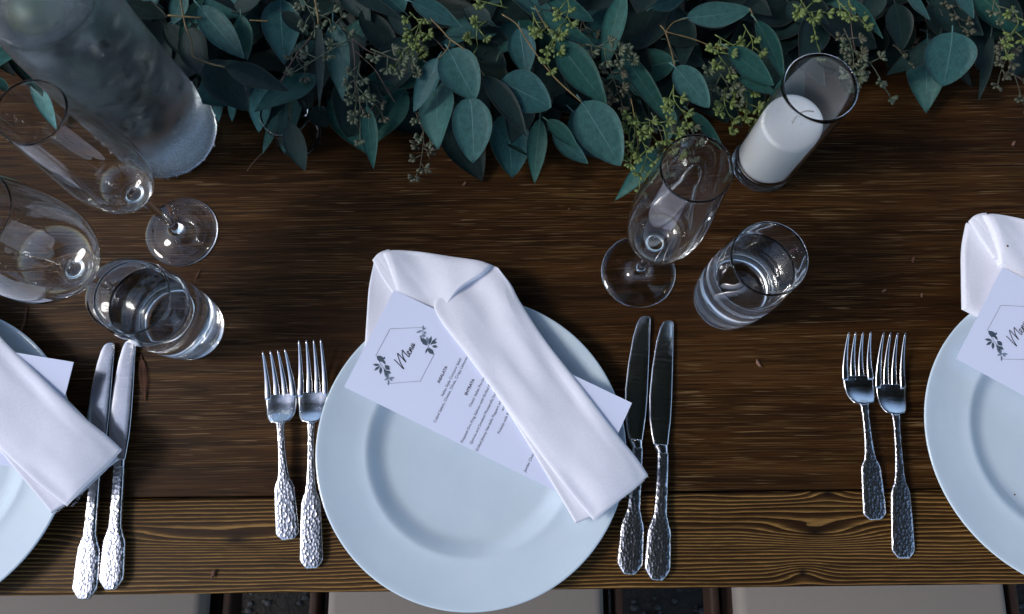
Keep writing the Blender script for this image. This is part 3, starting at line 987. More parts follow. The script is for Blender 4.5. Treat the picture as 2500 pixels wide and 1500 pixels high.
# knife, local y from tip (0) to the end of the handle (1), unit length
def make_knife():
    L = 0.240
    WX = 1.0
    t = thing("table_knife", "knife", "knife", group="table knives with hammered handles")
    s = lambda rows: [(y * L, -b * L * WX, -a * L * WX, z, th) for y, a, b, z, th in rows]
    mb = MB()
    tip = [(0.0, -.008, .008, .0042, .0006), (.004, -.017, .0145, .0042, .0010), (.012, -.026, .0180, .0042, .0013), (.035, -.0365, .0195, .0042, .0016), (.09, -.0485, .0205, .0042, .0019),
           (.20, -.0605, .0235, .0043, .0022), (.31, -.0660, .0258, .0045, .0026), (.40, -.0620, .0250, .0047, .0029), (.46, -.0510, .0205, .0050, .0033), (.492, -.0430, .0185, .0052, .0040), (.500, -.0405, .0180, .0053, .0046)]
    # fine interpolation, piecewise linear is enough at this density
    blade_loft(mb, resample(s(tip), 90), True)
    me = mb.mesh("blade"); me.materials.append(M['silver'])
    link("blade", me, None, t)
    mb = MB()
    bol = [(.497, -.0385, .0175, .0056, .0058), (.502, -.0400, .0185, .0056, .0068), (.508, -.0385, .0185, .0057, .0072), (.522, -.0300, .0190, .0058, .0070), (.532, -.0260, .0205, .0058, .0068)]
    blade_loft(mb, resample(s(bol), 24))
    link("bolster", mb.mesh("bolster"), M['silver'], t)
    mb = MB()
    hd = [(.528, -.0255, .0200, .0058, .0066), (.56, -.0245, .0215, .0058, .0072), (.62, -.0240, .0230, .0057, .0074), (.70, -.0245, .0240, .0055, .0070), (.76, -.0265, .0260, .0052, .0066),
          (.79, -.0365, .0345, .0050, .0064), (.815, -.0440, .0430, .0049, .0062), (.83, -.0460, .0455, .0048, .0060), (.93, -.0495, .0490, .0047, .0060), (.962, -.0490, .0485, .0046, .0060),
          (.985, -.0330, .0330, .0045, .0056), (.996, -.0240, .0240, .0045, .0050), (1.0, -.0200, .0200, .0045, .0040)]
    blade_loft(mb, resample(s(hd), 110), True)
    link("handle", mb.mesh("handle"), M['hammer'], t)
    return t, L
def make_fork(L, name, label):
    t = thing(name, label, "fork", group="silver forks with hammered handles")
    # head: y from the tine tips (0) to the handle end (1)
    hw_ = 0.0146
    y0, y1 = 0.215 * (0.21 / L), 0.40 * (0.21 / L) ** 0.6
    tl = 0.235 * L
    yh = tl                      # where the tines begin
    yn = tl + 0.0165 + 0.052 * L              # neck
    mb = MB()
    def zc(y):
        # tines rise, bowl dips, neck arches, handle falls to the table
        if y < tl: 
            f = 1 - y / tl
            return 0.0050 + 0.0170 * f ** 1.7
        if y < yn:
            f = (y - tl) / (yn - tl)
            return 0.0050 - 0.0020 * math.sin(f * math.pi) + 0.0065 * f * f
        f = (y - yn) / (L - yn)
        return 0.0115 + 0.0025 * math.sin(min(f * 3.0, math.pi)) * 0.6 - 0.0085 * f
    rows = []
    for i in range(44):
        f = i / 43
        y = tl - 0.0015 + (yn - tl + 0.0045) * f
        if f < 0.45: h = hw_ * (0.96 + 0.05 * math.sin(f / 0.45 * math.pi))
        else:
            g_ = (f - 0.45) / 0.55
            e_ = math.sqrt(max(0, 1 - min(1, g_ * 1.12) ** 2)) if g_ < .8 else 0
            h = max(0.0040 + (hw_ * 0.96 - 0.0040) * e_ ** 0.9, 0.0040 + 0.0046 * max(0, 1 - (g_ - .55) / .45) ** 1.6 if g_ > .55 else 0)
        rows.append((y, -h, h, zc(y), 0.0022 + 0.0012 * f))
    blade_loft(mb, rows)
    # dish the head a little
    mb.v = [(x, y, z + 0.0022 * (x / hw_) ** 2) for x, y, z in mb.v]
    link("head", mb.mesh("head"), M['silver'], t)
    for k in range(4):
        mb = MB()
        xb = (-0.0122 + 0.00813 * k)
        xt = (-0.0104 + 0.00693 * k)
        vs, fs = [], []
        n = 16
        for i in range(n):
            f = i / (n - 1)            # 0 tip .. 1 root
            y = (tl + 0.003) * f
            x = xt + (xb - xt) * f
            h = (0.0008 + 0.0021 * min(1, f * 1.25)) * (1.0 if i else 0.6)
            th = 0.0012 + 0.0011 * f
            z = zc(y) + 0.0022 * (x / hw_) ** 2
            for a, b in ((-1, -.6), (-.6, -1), (.6, -1), (1, -.6), (1, .6), (.6, 1), (-.6, 1), (-1, .6)):
                vs.append((x + a * h, y, z + b * th / 2))
        for i in range(n - 1):
            for q in range(8):
                q2 = (q + 1) % 8
                fs.append((i * 8 + q, i * 8 + q2, (i + 1) * 8 + q2, (i + 1) * 8 + q))
        fs.append(tuple(range(7, -1, -1))); fs.append(tuple((n - 1) * 8 + q for q in range(8)))
        mb.add(vs, fs)
        link("tine", mb.mesh("tine"), M['silver'], t)
    mb = MB()
    rows = []
    hl_ = L - yn
    prof_ = [(0.0, .0040, .0036), (.10, .0032, .0038), (.30, .0036, .0038), (.42, .0046, .0034), (.48, .0056, .0032), (.52, .0078, .0030), (.555, .0092, .0028), (.75, .0102, .0026), (.935, .0108, .0026), (.955, .0102, .0026), (.985, .0070, .0024), (1.0, .0055, .0020)]
    for i in range(80):
        f = i / 79
        j = 0
        while j < len(prof_) - 2 and f > prof_[j + 1][0]: j += 1
        a, b = prof_[j], prof_[j + 1]
        u = (f - a[0]) / (b[0] - a[0])
        h = a[1] + (b[1] - a[1]) * u; th = a[2] + (b[2] - a[2]) * u
        y = yn + 0.001 + (hl_ - 0.001) * f
        rows.append((y, -h, h, zc(y), th))
    blade_loft(mb, rows, True)
    link("handle", mb.mesh("handle"), M['hammer'], t)
    return t

def lay(o, tip, end, L, yref=0.0, label=None, zt=0.004, ze=0.004):
    a, b = P(tip[0], tip[1], zt), P(end[0], end[1], ze)
    d = (b - a); d.z = 0
    s = d.length / (L - yref)
    ang = math.atan2(d.y, d.x) - math.pi / 2
    a.z = 0
    o.rotation_euler = (0, 0, ang)
    o.scale = (s, s, s)
    o.location = a - Vector((d.x, d.y, 0)).normalized() * (yref * s)
    if label: o['label'] = label
    return s
kn, KL = make_knife()
ks = [((1578, 772), (1535, 1403), "knife immediately right of the middle plate, partly under the napkin end"), ((1634, 783), (1603, 1417), "uncovered knife right of the middle plate, the farther of its pair from the plate"),
      ((270, 837), (206, 1463), "knife beside the left plate, the nearer of its pair to the plate"), ((322, 828), (271, 1440), "knife right of the left napkin end, its tip beside the water tumbler")]
for i, (a, b, lab) in enumerate(ks):
    o = kn if i == 0 else copy_tree(kn)
    lay(o, a, b, KL, 0.0, lab)
# local x of the knife: belly of the blade faces the picture's left
FD, FS = 0.2105, 0.173
fs1 = make_fork(FS, "salad_fork", "shorter salad fork left of the middle plate, beside the larger fork")
fd1 = make_fork(FD, "dinner_fork", "longer dinner fork nearest the left rim of the middle plate")
lay(fs1, (687, 967), (703, 1318), FS, .235 * FS)
lay(fd1, (766, 962), (760, 1388), FD, .235 * FD)
o = copy_tree(fs1); lay(o, (2092, 922), (2138, 1270), FS, .235 * FS, "shorter salad fork on the right side of the table, left of the longer fork")
o = copy_tree(fd1); lay(o, (2172, 943), (2207, 1364), FD, .235 * FD, "longer dinner fork between the small fork and the right hand plate")

# ------------------------------------------------------------------ glassware
def flute_profile(Ht, rr, foot, bowl, zst, wall=0.0007):
    outer = [(0, 0.0022), (foot * 0.55, 0.0016), (foot * 0.93, 0.0006), (foot * 0.985, 0.0005), (foot, 0.0013), (foot * 0.985, 0.0021), (foot * 0.8, 0.0030), (foot * 0.45, 0.0050), (foot * 0.22, 0.0085), (0.0052, 0.0135), (0.0040, 0.022), (0.0036, 0.04), (0.0038, zst - 0.012), (0.0052, zst - 0.004)]
    outer += bowl
    inner = [(max(r - wall, 0), z) for r, z in reversed(bowl)]
    return outer, inner
def smoothp(pts, n):
    return [(max(p.x, 0.0), p.y) for p in catmull([Vector((r, z, 0)) for r, z in pts], n)]
def lip(pts, wall):
    r0, z0 = pts[-1]
    out = pts[:-1]
    for k in range(1, 7):
        a = math.pi / 2 * k / 6
        out.append((r0 - wall / 2 * (1 - math.cos(a)), z0 - wall / 2 + wall / 2 * math.sin(a)))
    return out
def lip_in(outer, wall, zmin):
    r0, z0 = outer[-1]
    rc = r0
    res = []
    for k in range(1, 7):
        a = math.pi / 2 * k / 6
        res.append((rc - wall / 2 * math.sin(a), z0 - wall / 2 + wall / 2 * math.cos(a)))
    for r, z in reversed(outer[:-6]):
        if zmin < z < z0 - wall * .6: res.append((r - wall, z))
    return res
def stemware(name, label, at, foot, zst, bowl, Ht, group=None):
    o_, inner = flute_profile(Ht, 0, foot, lip(smoothp(bowl, 40), 0.0007), zst)
    bz = zst + 0.006
    inner = lip_in(lip(smoothp(bowl, 40), 0.0007), 0.0007, bz + 0.002)
    prof = o_ + inner + [(0.004, bz + 0.0012), (0, bz)]
    me = lathe(name, prof, 96)
    o = link(name, me, M['glass'], loc=(at.x, at.y, 0.0002))
    return tag(o, label, "glass", group)
def fb_(z0): return [(0.0080, z0 + .003), (0.0185, z0 + .0095), (0.0258, z0 + .021), (0.0298, z0 + .038), (0.0312, z0 + .060), (0.0302, 0.180), (0.0277, 0.215), (0.0246, 0.252), (0.0242, 0.2555)]
stemware("champagne_flute", "empty champagne flute standing beside the misted water bottle", P(445, 568), 0.0356, 0.101, fb_(0.101), 0.25, "empty champagne flutes")
stemware("champagne_flute", "empty champagne flute standing beside the candle holder", P(1558, 665), 0.0362, 0.092, fb_(0.092), 0.25, "empty champagne flutes")
wb = [(0.0085, 0.090), (0.022, 0.097), (0.034, 0.110), (0.0415, 0.130), (0.0435, 0.150), (0.0420, 0.175), (0.0375, 0.205), (0.0330, 0.228), (0.0325, 0.231)]
wg = stemware("wine_glass", "large empty wine glass cut off by the left edge of the photo", P(300, 718), 0.0358, 0.087, wb, 0.23)

def tumbler(at, label, hgt=0.138, wl=0.098):
    t = thing("tumbler", label, "tumbler", (at.x, at.y, 0.0002), 0.0, "water tumblers")
    rb, rt, wall = 0.0318, 0.0308, 0.0010
    outer = smoothp([(rb - 0.004, 0.0004), (rb - 0.0012, 0.0014), (rb, 0.005), (rb + 0.0022, 0.03), (rb + 0.0030, 0.07), (rb + 0.0018, 0.11), (rt, hgt)], 36)
    outer = lip(outer, wall)
    inner = lip_in(outer, wall, 0.016)
    rin = inner[-1][0]
    floor_ = [(rin * 0.93, 0.0125), (rin * 0.7, 0.0112), (0, 0.0106)]
    prof = [(0, 0.0018), (rb - 0.010, 0.0012)] + outer + inner + floor_
    link("glass_body", lathe("glass_body", prof, 96), M['glass'], t)
    # water overlaps the wall by a hair so that no air film is left between them
    e = 0.0003
    wi = [(r + e, z) for r, z in inner if z < wl]
    wp = [(0, wl), (wi[0][0] * 0.9, wl), (wi[0][0] * 0.975, wl + 0.0004), (wi[0][0], wl + 0.0011)] + wi + [(r + e if r else 0, z - e) for r, z in floor_]
    link("water", lathe("water", wp, 96), M['water'], t)
    return t
Rr = P(1880, 630, .138); Rl = P(321, 725, .126)
tumbler(Rr, "tumbler of water on open wood, right of the champagne flute")
tumbler(Rl, "tumbler of water near the left plate, overlapping the wine glass foot", .126, .094)
# dark red bits floating in the right tumbler
mb = MB()
for dx, dy, r in ((0.0, 0.0, .0016), (.0024, .0014, .0014), (.0048, .0022, .0016)):
    q = P(1934, 614, .099) + Vector((dx, dy, 0))
    mb.bud(q - Vector((.0012, 0, 0)), (1, .5, .1), .0030, r, 8)
tag(mb.build("bud_scale", M['redbit']), "tiny dark red bud scale floating in the right water tumbler", "plant scrap")

# candle in a tall clear cylinder
cb = P(2004, 212, .157)
t = thing("candle_holder", "tall clear glass cylinder holding a white candle", "candle holder", (cb.x, cb.y, 0.0002))
ro = 0.0308
outer = smoothp([(ro - 0.004, 0.0003), (ro - 0.001, 0.0015), (ro, 0.006), (ro, 0.08), (ro, 0.157)], 24)
outer = lip(outer, 0.0012)
inner = lip_in(outer, 0.0012, 0.018)
prof = [(0, 0.0018), (ro - 0.008, 0.0010)] + outer + inner + [(inner[-1][0] * 0.95, 0.0145), (inner[-1][0] * 0.7, 0.0132), (0, 0.0128)]
link("glass_cylinder", lathe("glass_cylinder", prof, 96), M['glass'], t)
rw = 0.0272
cnd = thing("candle", "white pillar candle standing inside the glass cylinder", "candle", (cb.x - 0.0015, cb.y - 0.0012, 0.0158))
wp = smoothp([(rw - 0.0012, 0.0), (rw - 0.0002, 0.001), (rw, 0.004), (rw, 0.03), (rw, 0.0760), (rw - 0.0006, 0.0792), (rw - 0.003, 0.0800)], 24)
link("wax", lathe("wax", [(0, 0.0)] + wp + [(rw - 0.010, 0.0795), (rw - 0.018, 0.0790), (0, 0.0787)], 72), M['wax'], cnd)
mb = MB(); mb.tube(catmull([(0, 0, .077), (-.0005, .001, .0835), (.002, .003, .090), (.008, .005, .0915), (.0145, .0045, .0910)], 16), 0.0007, 6)
mb.build("wick", M['wick'], cnd)

# small glass holder half hidden beneath the garland
vb = P(728, 344)
ro = 0.024
outer = smoothp([(ro - 0.006, 0.0003), (ro - 0.001, 0.0018), (ro, 0.007), (ro - .001, 0.03), (ro, 0.050), (ro - 0.0006, 0.052)], 20)
inner = [(r - 0.0018, z) for r, z in reversed(outer) if z > 0.012]
prof = [(0, 0.0015), (ro - 0.010, 0.0010)] + outer + inner + [(inner[-1][0] * 0.9, 0.009), (0, 0.008)]
o = link("glass_cup", lathe("glass_cup", prof, 64), M['glass'], loc=(vb.x, vb.y + .004, 0.0002))
tag(o, "small clear glass cup half hidden beneath the eucalyptus garland", "glass cup")

# misted bottle -------------------------------------------------------
bb = P(417, 331)
bt = thing("water_bottle", "large misted glass bottle of iced water in the top left corner", "bottle", (bb.x, bb.y, 0.0002))
outer = smoothp([(0.0420, 0.0006), (0.0470, 0.0026), (0.0495, 0.008), (0.0502, 0.02), (0.0495, 0.06), (0.0485, 0.12), (0.0480, 0.165), (0.0472, 0.200), (0.0435, 0.228), (0.0350, 0.250), (0.0250, 0.268), (0.0175, 0.286), (0.0160, 0.31), (0.0175, 0.322), (0.0172, 0.326)], 60)
inner = [(r - 0.0026, z) for r, z in reversed(outer) if z > 0.014]
prof = [(0, 0.006), (0.02, 0.005), (0.034, 0.0018)] + outer + inner + [(0.040, 0.011), (0.03, 0.0105), (0, 0.013)]
link("bottle_glass", lathe("bottle_glass", prof, 96), M['frost'], bt)
wl = 0.232
wi = [(r + 0.0003, z) for r, z in inner if z < wl]
link("water", lathe("water", [(0, wl), (wi[0][0] - .002, wl), (wi[0][0], wl + .0006)] + wi + [(0.0402, 0.0108), (0.03, 0.0103), (0, 0.0127)], 72), M['water'], bt)
mb = MB()
bm = bmesh.new(); bmesh.ops.create_uvsphere(bm, u_segments=24, v_segments=12, radius=0.022)
bm.verts.index_update()
lime_at = Vector((-0.006, -0.006, 0.222))
mb.add([lime_at + Vector((v.co.x, v.co.y, v.co.z * 0.55)) for v in bm.verts], [tuple(v.index for v in f.verts) for f in bm.faces])
bm.free()
tag(mb.build("lime", M['lime'], loc=(bb.x, bb.y, 0)), "green lime floating at the top of the misted bottle", "lime")
# mint leaves drifting in the water, extra ones added to darken the middle
mb = MB()
for k in range(70):
    a, r, z = rnd.uniform(0, 6.28), rnd.uniform(0, .036), rnd.uniform(.06, .205)
    c = Vector((r * math.cos(a), r * math.sin(a), z))
    u_ = Vector((rnd.uniform(-1, 1), rnd.uniform(-1, 1), rnd.uniform(-.5, .5))).normalized()
    v_ = u_.cross(Vector((rnd.uniform(-.3, .3), rnd.uniform(-.3, .3), 1))).normalized()
    l, wd = rnd.uniform(.008, .014), rnd.uniform(.004, .006)
    pts = [c - u_ * l, c - u_ * l * .3 + v_ * wd, c + u_ * l * .4 + v_ * wd * .8, c + u_ * l, c + u_ * l * .4 - v_ * wd * .8, c - u_ * l * .3 - v_ * wd]
    pts = [p if math.hypot(p.x, p.y) < .043 else Vector((p.x * .8, p.y * .8, p.z)) for p in pts]
    mb.add(pts + [p - Vector((0, 0, .0004)) for p in pts], [tuple(range(6)), tuple(range(11, 5, -1))] + [(i, (i + 1) % 6, 6 + (i + 1) % 6, 6 + i) for i in range(6)])
tag(mb.build("mint_leaves", M['mint'], loc=(bb.x, bb.y, 0)), "dark mint leaves inside the misted bottle, more added to darken its middle", "mint leaves", kind='stuff')
# run-down drops on the bottle foot
mb = MB()
for k in range(240):
    a = rnd.uniform(-2.4, 0.75); z = abs(rnd.gauss(0.012, 0.028)) + 0.006
    rr_ = 0.0500
    q = Vector((rr_ * math.cos(a), rr_ * math.sin(a), z))
    s_ = rnd.uniform(.0005, .0015)
    mb.tube([q + Vector((0, 0, s_ * 2.2)), q + Vector((0, 0, s_)), q, q - Vector((0, 0, s_ * .8)), q - Vector((0, 0, s_ * 1.1))], [s_ * .15, s_ * .6, s_, s_ * .7, s_ * .1], 8)
tag(mb.build("water_drops", M['water'], bt), kind='stuff')

# ------------------------------------------------------------------ eucalyptus garland
gar = thing("eucalyptus_garland", "thick seeded eucalyptus garland laid along the table runner line", "garland")
gar['label'] = "thick seeded eucalyptus garland laid along the middle of the table"
def leaf_mesh(L, Wd, shape=0.5, bendz=0.1, cup=0.15, twist=0.0, curve=0.0, stem=0.12, nl=16, nw=6):
    """leaf from the petiole root at the origin along +x; shape 0 = lanceolate, 1 = round"""
    vs, uvs, fs = [], [], []
    for i in range(nl + 1):
        t = i / nl
        a = 0.62 + 0.35 * (1 - shape)
        # outline: fast belly, pointed tip
        b = math.sin(math.pi * t ** (0.82 if shape > .5 else 0.78))
        wv = (max(b, 0) ** (0.62 + 0.45 * (1 - shape))) * (1 - 0.12 * t)
        wv *= Wd / 2
        if i == 0: wv = Wd * 0.012
        if i == nl: wv = Wd * 0.006
        x = L * t
        ang = curve * t
        for j in range(nw + 1):
            s = -1 + 2 * j / nw
            y = s * wv
            z = cup * abs(y) * (0.5 + 0.5 * abs(s)) - bendz * L * t * t + 0.012 * Wd * math.sin(t * 11 + j * 1.7) * abs(s)
            ca, sa = math.cos(twist * t), math.sin(twist * t)
            y2, z2 = y * ca, z + y * sa
            vs.append((x, y2 + curve * L * t * (1 - t), z2))
            uvs.append((t, j / nw))
    for i in range(nl):
        for j in range(nw):
            a = i * (nw + 1) + j
            fs.append((a, a + nw + 1, a + nw + 2, a + 1))
    # underside, a sheet with real thickness
    n = len(vs); th = 0.00035
    vs2 = [(x, y, z - th) for x, y, z in vs]
    fs2 = [tuple(n + q for q in reversed(f)) for f in fs]
    rim = [j for j in range(nw + 1)] + [i * (nw + 1) + nw for i in range(1, nl + 1)] + [nl * (nw + 1) + j for j in range(nw - 1, -1, -1)] + [i * (nw + 1) for i in range(nl - 1, 0, -1)]
    fs3 = [(b, a, n + a, n + b) for a, b in zip(rim, rim[1:] + rim[:1])]
    # petiole
    m2 = MB(); m2.v = vs + vs2; m2.f = fs + fs2 + fs3
    nv_ = len(m2.v)
    sl_ = stem * L
    m2.tube([(-sl_, 0, -sl_ * .35), (-sl_ * .4, 0, -sl_ * .08), (0.004 * L, 0, 0), (L * .12, 0, -.0002)], [.0008, .0007, .0006, .0003], 5)
    me = m2.mesh("leaf")
    uvl = me.uv_layers.new(name="UVMap")
    alluv = uvs + uvs + [(0.3, 0.5)] * (len(m2.v) - 2 * n)
    for lp in me.loops:
        uvl.data[lp.index].uv = alluv[lp.vertex_index]
    return me
GZ = []
def hero(bx, by, tx, ty, wpx, zb, zt, mat='leaf', shape=0.5, bend=0.08, cup=0.15, roll=0.0, curve=0.0, twist=0.0, stem=0.12):
    a, b = P(bx, by, zb), P(tx, ty, zt)
    d = b - a
    L = d.length
    sc_ = (H - (zb + zt) / 2) / F * 1.02 * (1 + 0.03)
    me = leaf_mesh(L, wpx * sc_, shape, bend, cup, twist, curve, stem)
    xa = d.normalized()
    # the face of the leaf looks at the sky, rolled about its own length
    up = Vector((0, 0, 1))
    ya = up.cross(xa).normalized()
    za = xa.cross(ya)
    Mx = Matrix((xa, ya, za)).transposed().to_4x4()
    Mx = Matrix.Translation(a) @ Mx @ Matrix.Rotation(roll, 4, 'X')
    me.materials.append(M[mat])
    o = link("leaf", me, None, gar)
    o.matrix_world = Mx
    # lift so that curved leaves still end where the photo shows them
    return o
heroes = [
    # base, tip, width px, z base, z tip, material, shape
    (813, 53, 836, 246, 70, .095, .075, 'leaf', .35), (777, 48, 775, 268, 30, .100, .080, 'leafdark', .15),
    (1004, 4, 1128, 66, 66, .115, .100, 'leaf', .45), (1069, 142, 1006, 274, 62, .100, .078, 'leaf', .5),
    (1095, 121, 1160, 241, 112, .108, .100, 'leaf', .95), (1147, 236, 1153, 397, 108, .098, .085, 'leaf', .8),
    (1180, 184, 1288, 331, 64, .096, .085, 'leafdark', .45), (1221, 199, 1346, 262, 114, .088, .082, 'leaf', .95),
    (1268, 67, 1286, 186, 76, .090, .080, 'leaf', .6), (1315, 27, 1459, 117, 48, .105, .095, 'leafgreen', .35),
    (1359, 98, 1484, 255, 92, .108, .092, 'leafgreen', .45), (1420, 249, 1516, 404, 122, .095, .080, 'leaf', .8),
    (1335, 293, 1412, 362, 42, .070, .060, 'leafgreen', .5), (1349, 323, 1436, 400, 50, .055, .040, 'leaf', .6),
    (1318, 290, 1305, 449, 54, .062, .040, 'leafgreen', .45), (1320, -20, 1452, 48, 66, .105, .098, 'leafgreen', .7),
    (1524, -20, 1473, 180, 62, .105, .085, 'leafgreen', .25), (1500, 78, 1592, 174, 92, .070, .060, 'leafdark', .7),
    (1512, 120, 1648, 308, 62, .085, .068, 'leafgreen', .35), (1644, 268, 1624, 358, 34, .072, .060, 'leafgreen', .4),
    (1647, 164, 1733, 262, 78, .098, .088, 'leaf', .8), (1682, 270, 1768, 366, 34, .068, .055, 'leafgreen', .3),
    (1608, 362, 1500, 491, 46, .045, .018, 'leafgreen', .35), (1676, 44, 1834, 22, 78, .090, .085, 'leaf', .7),
    (1846, 50, 1919, 192, 62, .092, .075, 'leafgreen', .5), (1777, 117, 1893, 207, 70, .095, .080, 'leafgreen', .55),
    (1802, 191, 1898, 228, 44, .082, .072, 'leafgreen', .5), (1817, 214, 1837, 276, 30, .060, .045, 'leafgreen', .4),
    (1740, 214, 1816, 309, 56, .045, .030, 'leafdark', .5), (1790, 138, 1708, 200, 56, .062, .055, 'leafdark', .6),
    (2073, -5, 2159, 94, 30, .105, .090, 'leafgreen', .3), (2208, -20, 2273, 48, 46, .105, .092, 'leaf', .4),
    (2335, -25, 2379, 45, 42, .100, .090, 'leaf', .5), (2325, 78, 2303, 211, 136, .080, .060, 'leaf', .95),
    (2420, 84, 2390, 249, 30, .062, .030, 'leafdark', .25), (2290, 110, 2163, 182, 54, .060, .048, 'leafdark', .4),
    (2185, 8, 2205, 122, 80, .075, .065, 'leafdark', .7), (1925, 6, 1960, 56, 50, .070, .066, 'leafdark', .8),
    (485, 14, 596, 142, 80, .090, .078, 'leaf', .55), (588, 36, 604, 148, 50, .080, .060, 'leafgreen', .6),
    (468, 58, 540, 150, 66, .065, .055, 'leafdark', .5), (400, 60, 500, 154, 64, .060, .050, 'leafdark', .5),
    (505, 150, 606, 270, 104, .088, .072, 'leafdark', .7), (551, 162, 706, 218, 74, .098, .088, 'leafdark', .45),
    (634, 185, 629, 325, 78, .045, .015, 'leaflit', .6), (536, 228, 531, 300, 30, .020, .006, 'leaflit', .5),
    (570, 242, 566, 298, 26, .020, .006, 'leaflit', .5), (678, 281, 638, 376, 32, .045, .030, 'leafgreen', .35),
    (707, 300, 744, 418, 62, .060, .035, 'leafdark', .6), (762, 262, 802, 310, 56, .050, .040, 'leafdark', .6),
    (896, 258, 912, 414, 46, .060, .035, 'leafgreen', .35), (838, 276, 886, 370, 42, .050, .035, 'leafdark', .5),
    (880, 28, 976, 152, 76, .070, .060, 'leafdark', .6), (850, -18, 984, 44, 40, .090, .080, 'leafdark', .3),
    (688, 30, 752, 86, 44, .075, .065, 'leafdark', .6), (1062, 186, 1134, 258, 56, .070, .062, 'leafdark', .5),
    (1070, 245, 1102, 337, 42, .055, .042, 'leafdark', .5), (-14, 92, 69, 131, 56, .050, .040, 'leaflit', .5),
    (88, 180, 135, 318, 52, .030, .008, 'leaflit', .4), (-20, 190, 26, 226, 30, .030, .020, 'leafgreen', .4),
    (305, 8, 408, 42, 62, .075, .065, 'leafdark', .6), (1172, 68, 1248, 112, 48, .070, .064, 'leafdark', .6),
    (1478, 196, 1540, 262, 60, .050, .042, 'leafdark', .6), (1625, 96, 1708, 108, 34, .075, .070, 'leafdark', .4),
    (1290, -14, 1344, 24, 36, .090, .085, 'leaf', .7), (1655, 138, 1722, 156, 44, .060, .055, 'leafdark', .6),
    (1196, 60, 1130, 20, 60, .085, .08, 'leafdark', .6), (640, -20, 560, 30, 60, .085, .07, 'leafdark', .6),
    (1000, 90, 940, 20, 50, .07, .06, 'leafdark', .5), (1590, 20, 1680, -20, 60, .08, .08, 'leaf', .5),
    (2020, 60, 1960, 130, 60, .06, .05, 'leafdark', .6), (2080, 60, 2060, 160, 50, .055, .045, 'leafdark', .6),
    (2440, -10, 2500, 60, 50, .07, .06, 'leafdark', .5), (2150, -30, 2110, 60, 60, .08, .07, 'leafdark', .6),
    (450, -20, 420, 60, 50, .08, .07, 'leaf', .6), (405, -30, 330, -5, 50, .08, .07, 'leaf', .6),
    (2268, 10, 2295, 90, 52, .07, .06, 'leafdark', .5), (1180, 150, 1220, 120, 30, .08, .08, 'leafdark', .5),
]
for i, h_ in enumerate(heroes):
    rr_ = random.Random(100 + i)
    hero(*h_, bend=rr_.uniform(.01, .06), cup=rr_.uniform(.05, .22), roll=rr_.uniform(-.22, .22), curve=rr_.uniform(-.10, .10), twist=rr_.uniform(-.25, .25))
# random leaves underneath
bound = [(-60, 180), (300, 175), (520, 205), (620, 235), (760, 300), (950, 330), (1200, 330), (1450, 320), (1620, 285), (1760, 250), (1900, 170), (2050, 150), (2150, 150), (2300, 150), (2420, 150), (2560, 150)]
def by_(x):
    for (x0, y0), (x1, y1) in zip(bound, bound[1:]):
        if x <= x1: return y0 + (y1 - y0) * (x - x0) / (x1 - x0)
    return 140
pool = []
for k in range(14):
    L = rnd.uniform(.048, .074)
    sh = rnd.choice([.3, .4, .5, .7, .95])
    me = leaf_mesh(L, L * (0.34 + .5 * sh), sh, rnd.uniform(0, .15), rnd.uniform(.05, .25), rnd.uniform(-.3, .3), rnd.uniform(-.12, .12), nl=12, nw=4)
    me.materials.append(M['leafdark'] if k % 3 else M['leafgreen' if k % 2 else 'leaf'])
    me.shade_smooth()
    pool.append(me)
for k in range(215):
    x = rnd.uniform(-60, 2560)
    yb = by_(x) - 50
    y = yb - abs(rnd.random()) ** 0.9 * (yb + 90)
    z = rnd.uniform(.006, .05) if y > yb - 60 else rnd.uniform(.008, .072)
    q = P(x, y, z)
    o = bpy.data.objects.new("leaf", rnd.choice(pool)); COL.link(o)
    o.parent = gar
    o.location = q
    o.rotation_euler = (rnd.uniform(-.5, .5), rnd.uniform(-.3, .3), rnd.gauss(-1.57, 1.1))
# the far side of the garland, beyond the top of the picture
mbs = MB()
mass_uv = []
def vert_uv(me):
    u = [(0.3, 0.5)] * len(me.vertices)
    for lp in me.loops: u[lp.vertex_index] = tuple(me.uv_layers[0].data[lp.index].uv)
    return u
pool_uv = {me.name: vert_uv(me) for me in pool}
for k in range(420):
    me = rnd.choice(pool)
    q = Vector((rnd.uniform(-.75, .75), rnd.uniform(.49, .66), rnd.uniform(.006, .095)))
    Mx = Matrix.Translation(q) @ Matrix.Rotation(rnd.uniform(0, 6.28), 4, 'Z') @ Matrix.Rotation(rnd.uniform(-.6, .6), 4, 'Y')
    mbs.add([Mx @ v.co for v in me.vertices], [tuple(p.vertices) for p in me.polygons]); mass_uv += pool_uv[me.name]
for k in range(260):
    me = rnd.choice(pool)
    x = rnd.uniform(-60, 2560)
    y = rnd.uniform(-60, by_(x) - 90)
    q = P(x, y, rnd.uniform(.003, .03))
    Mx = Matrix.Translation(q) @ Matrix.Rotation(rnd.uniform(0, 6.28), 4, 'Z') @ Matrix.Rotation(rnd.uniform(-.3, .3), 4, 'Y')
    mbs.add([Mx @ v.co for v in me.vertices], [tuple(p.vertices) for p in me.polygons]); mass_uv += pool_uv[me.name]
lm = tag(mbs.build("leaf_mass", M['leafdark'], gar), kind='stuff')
uvl = lm.data.uv_layers.new(name="UVMap")
for lp in lm.data.loops: uvl.data[lp.index].uv = mass_uv[lp.vertex_index]

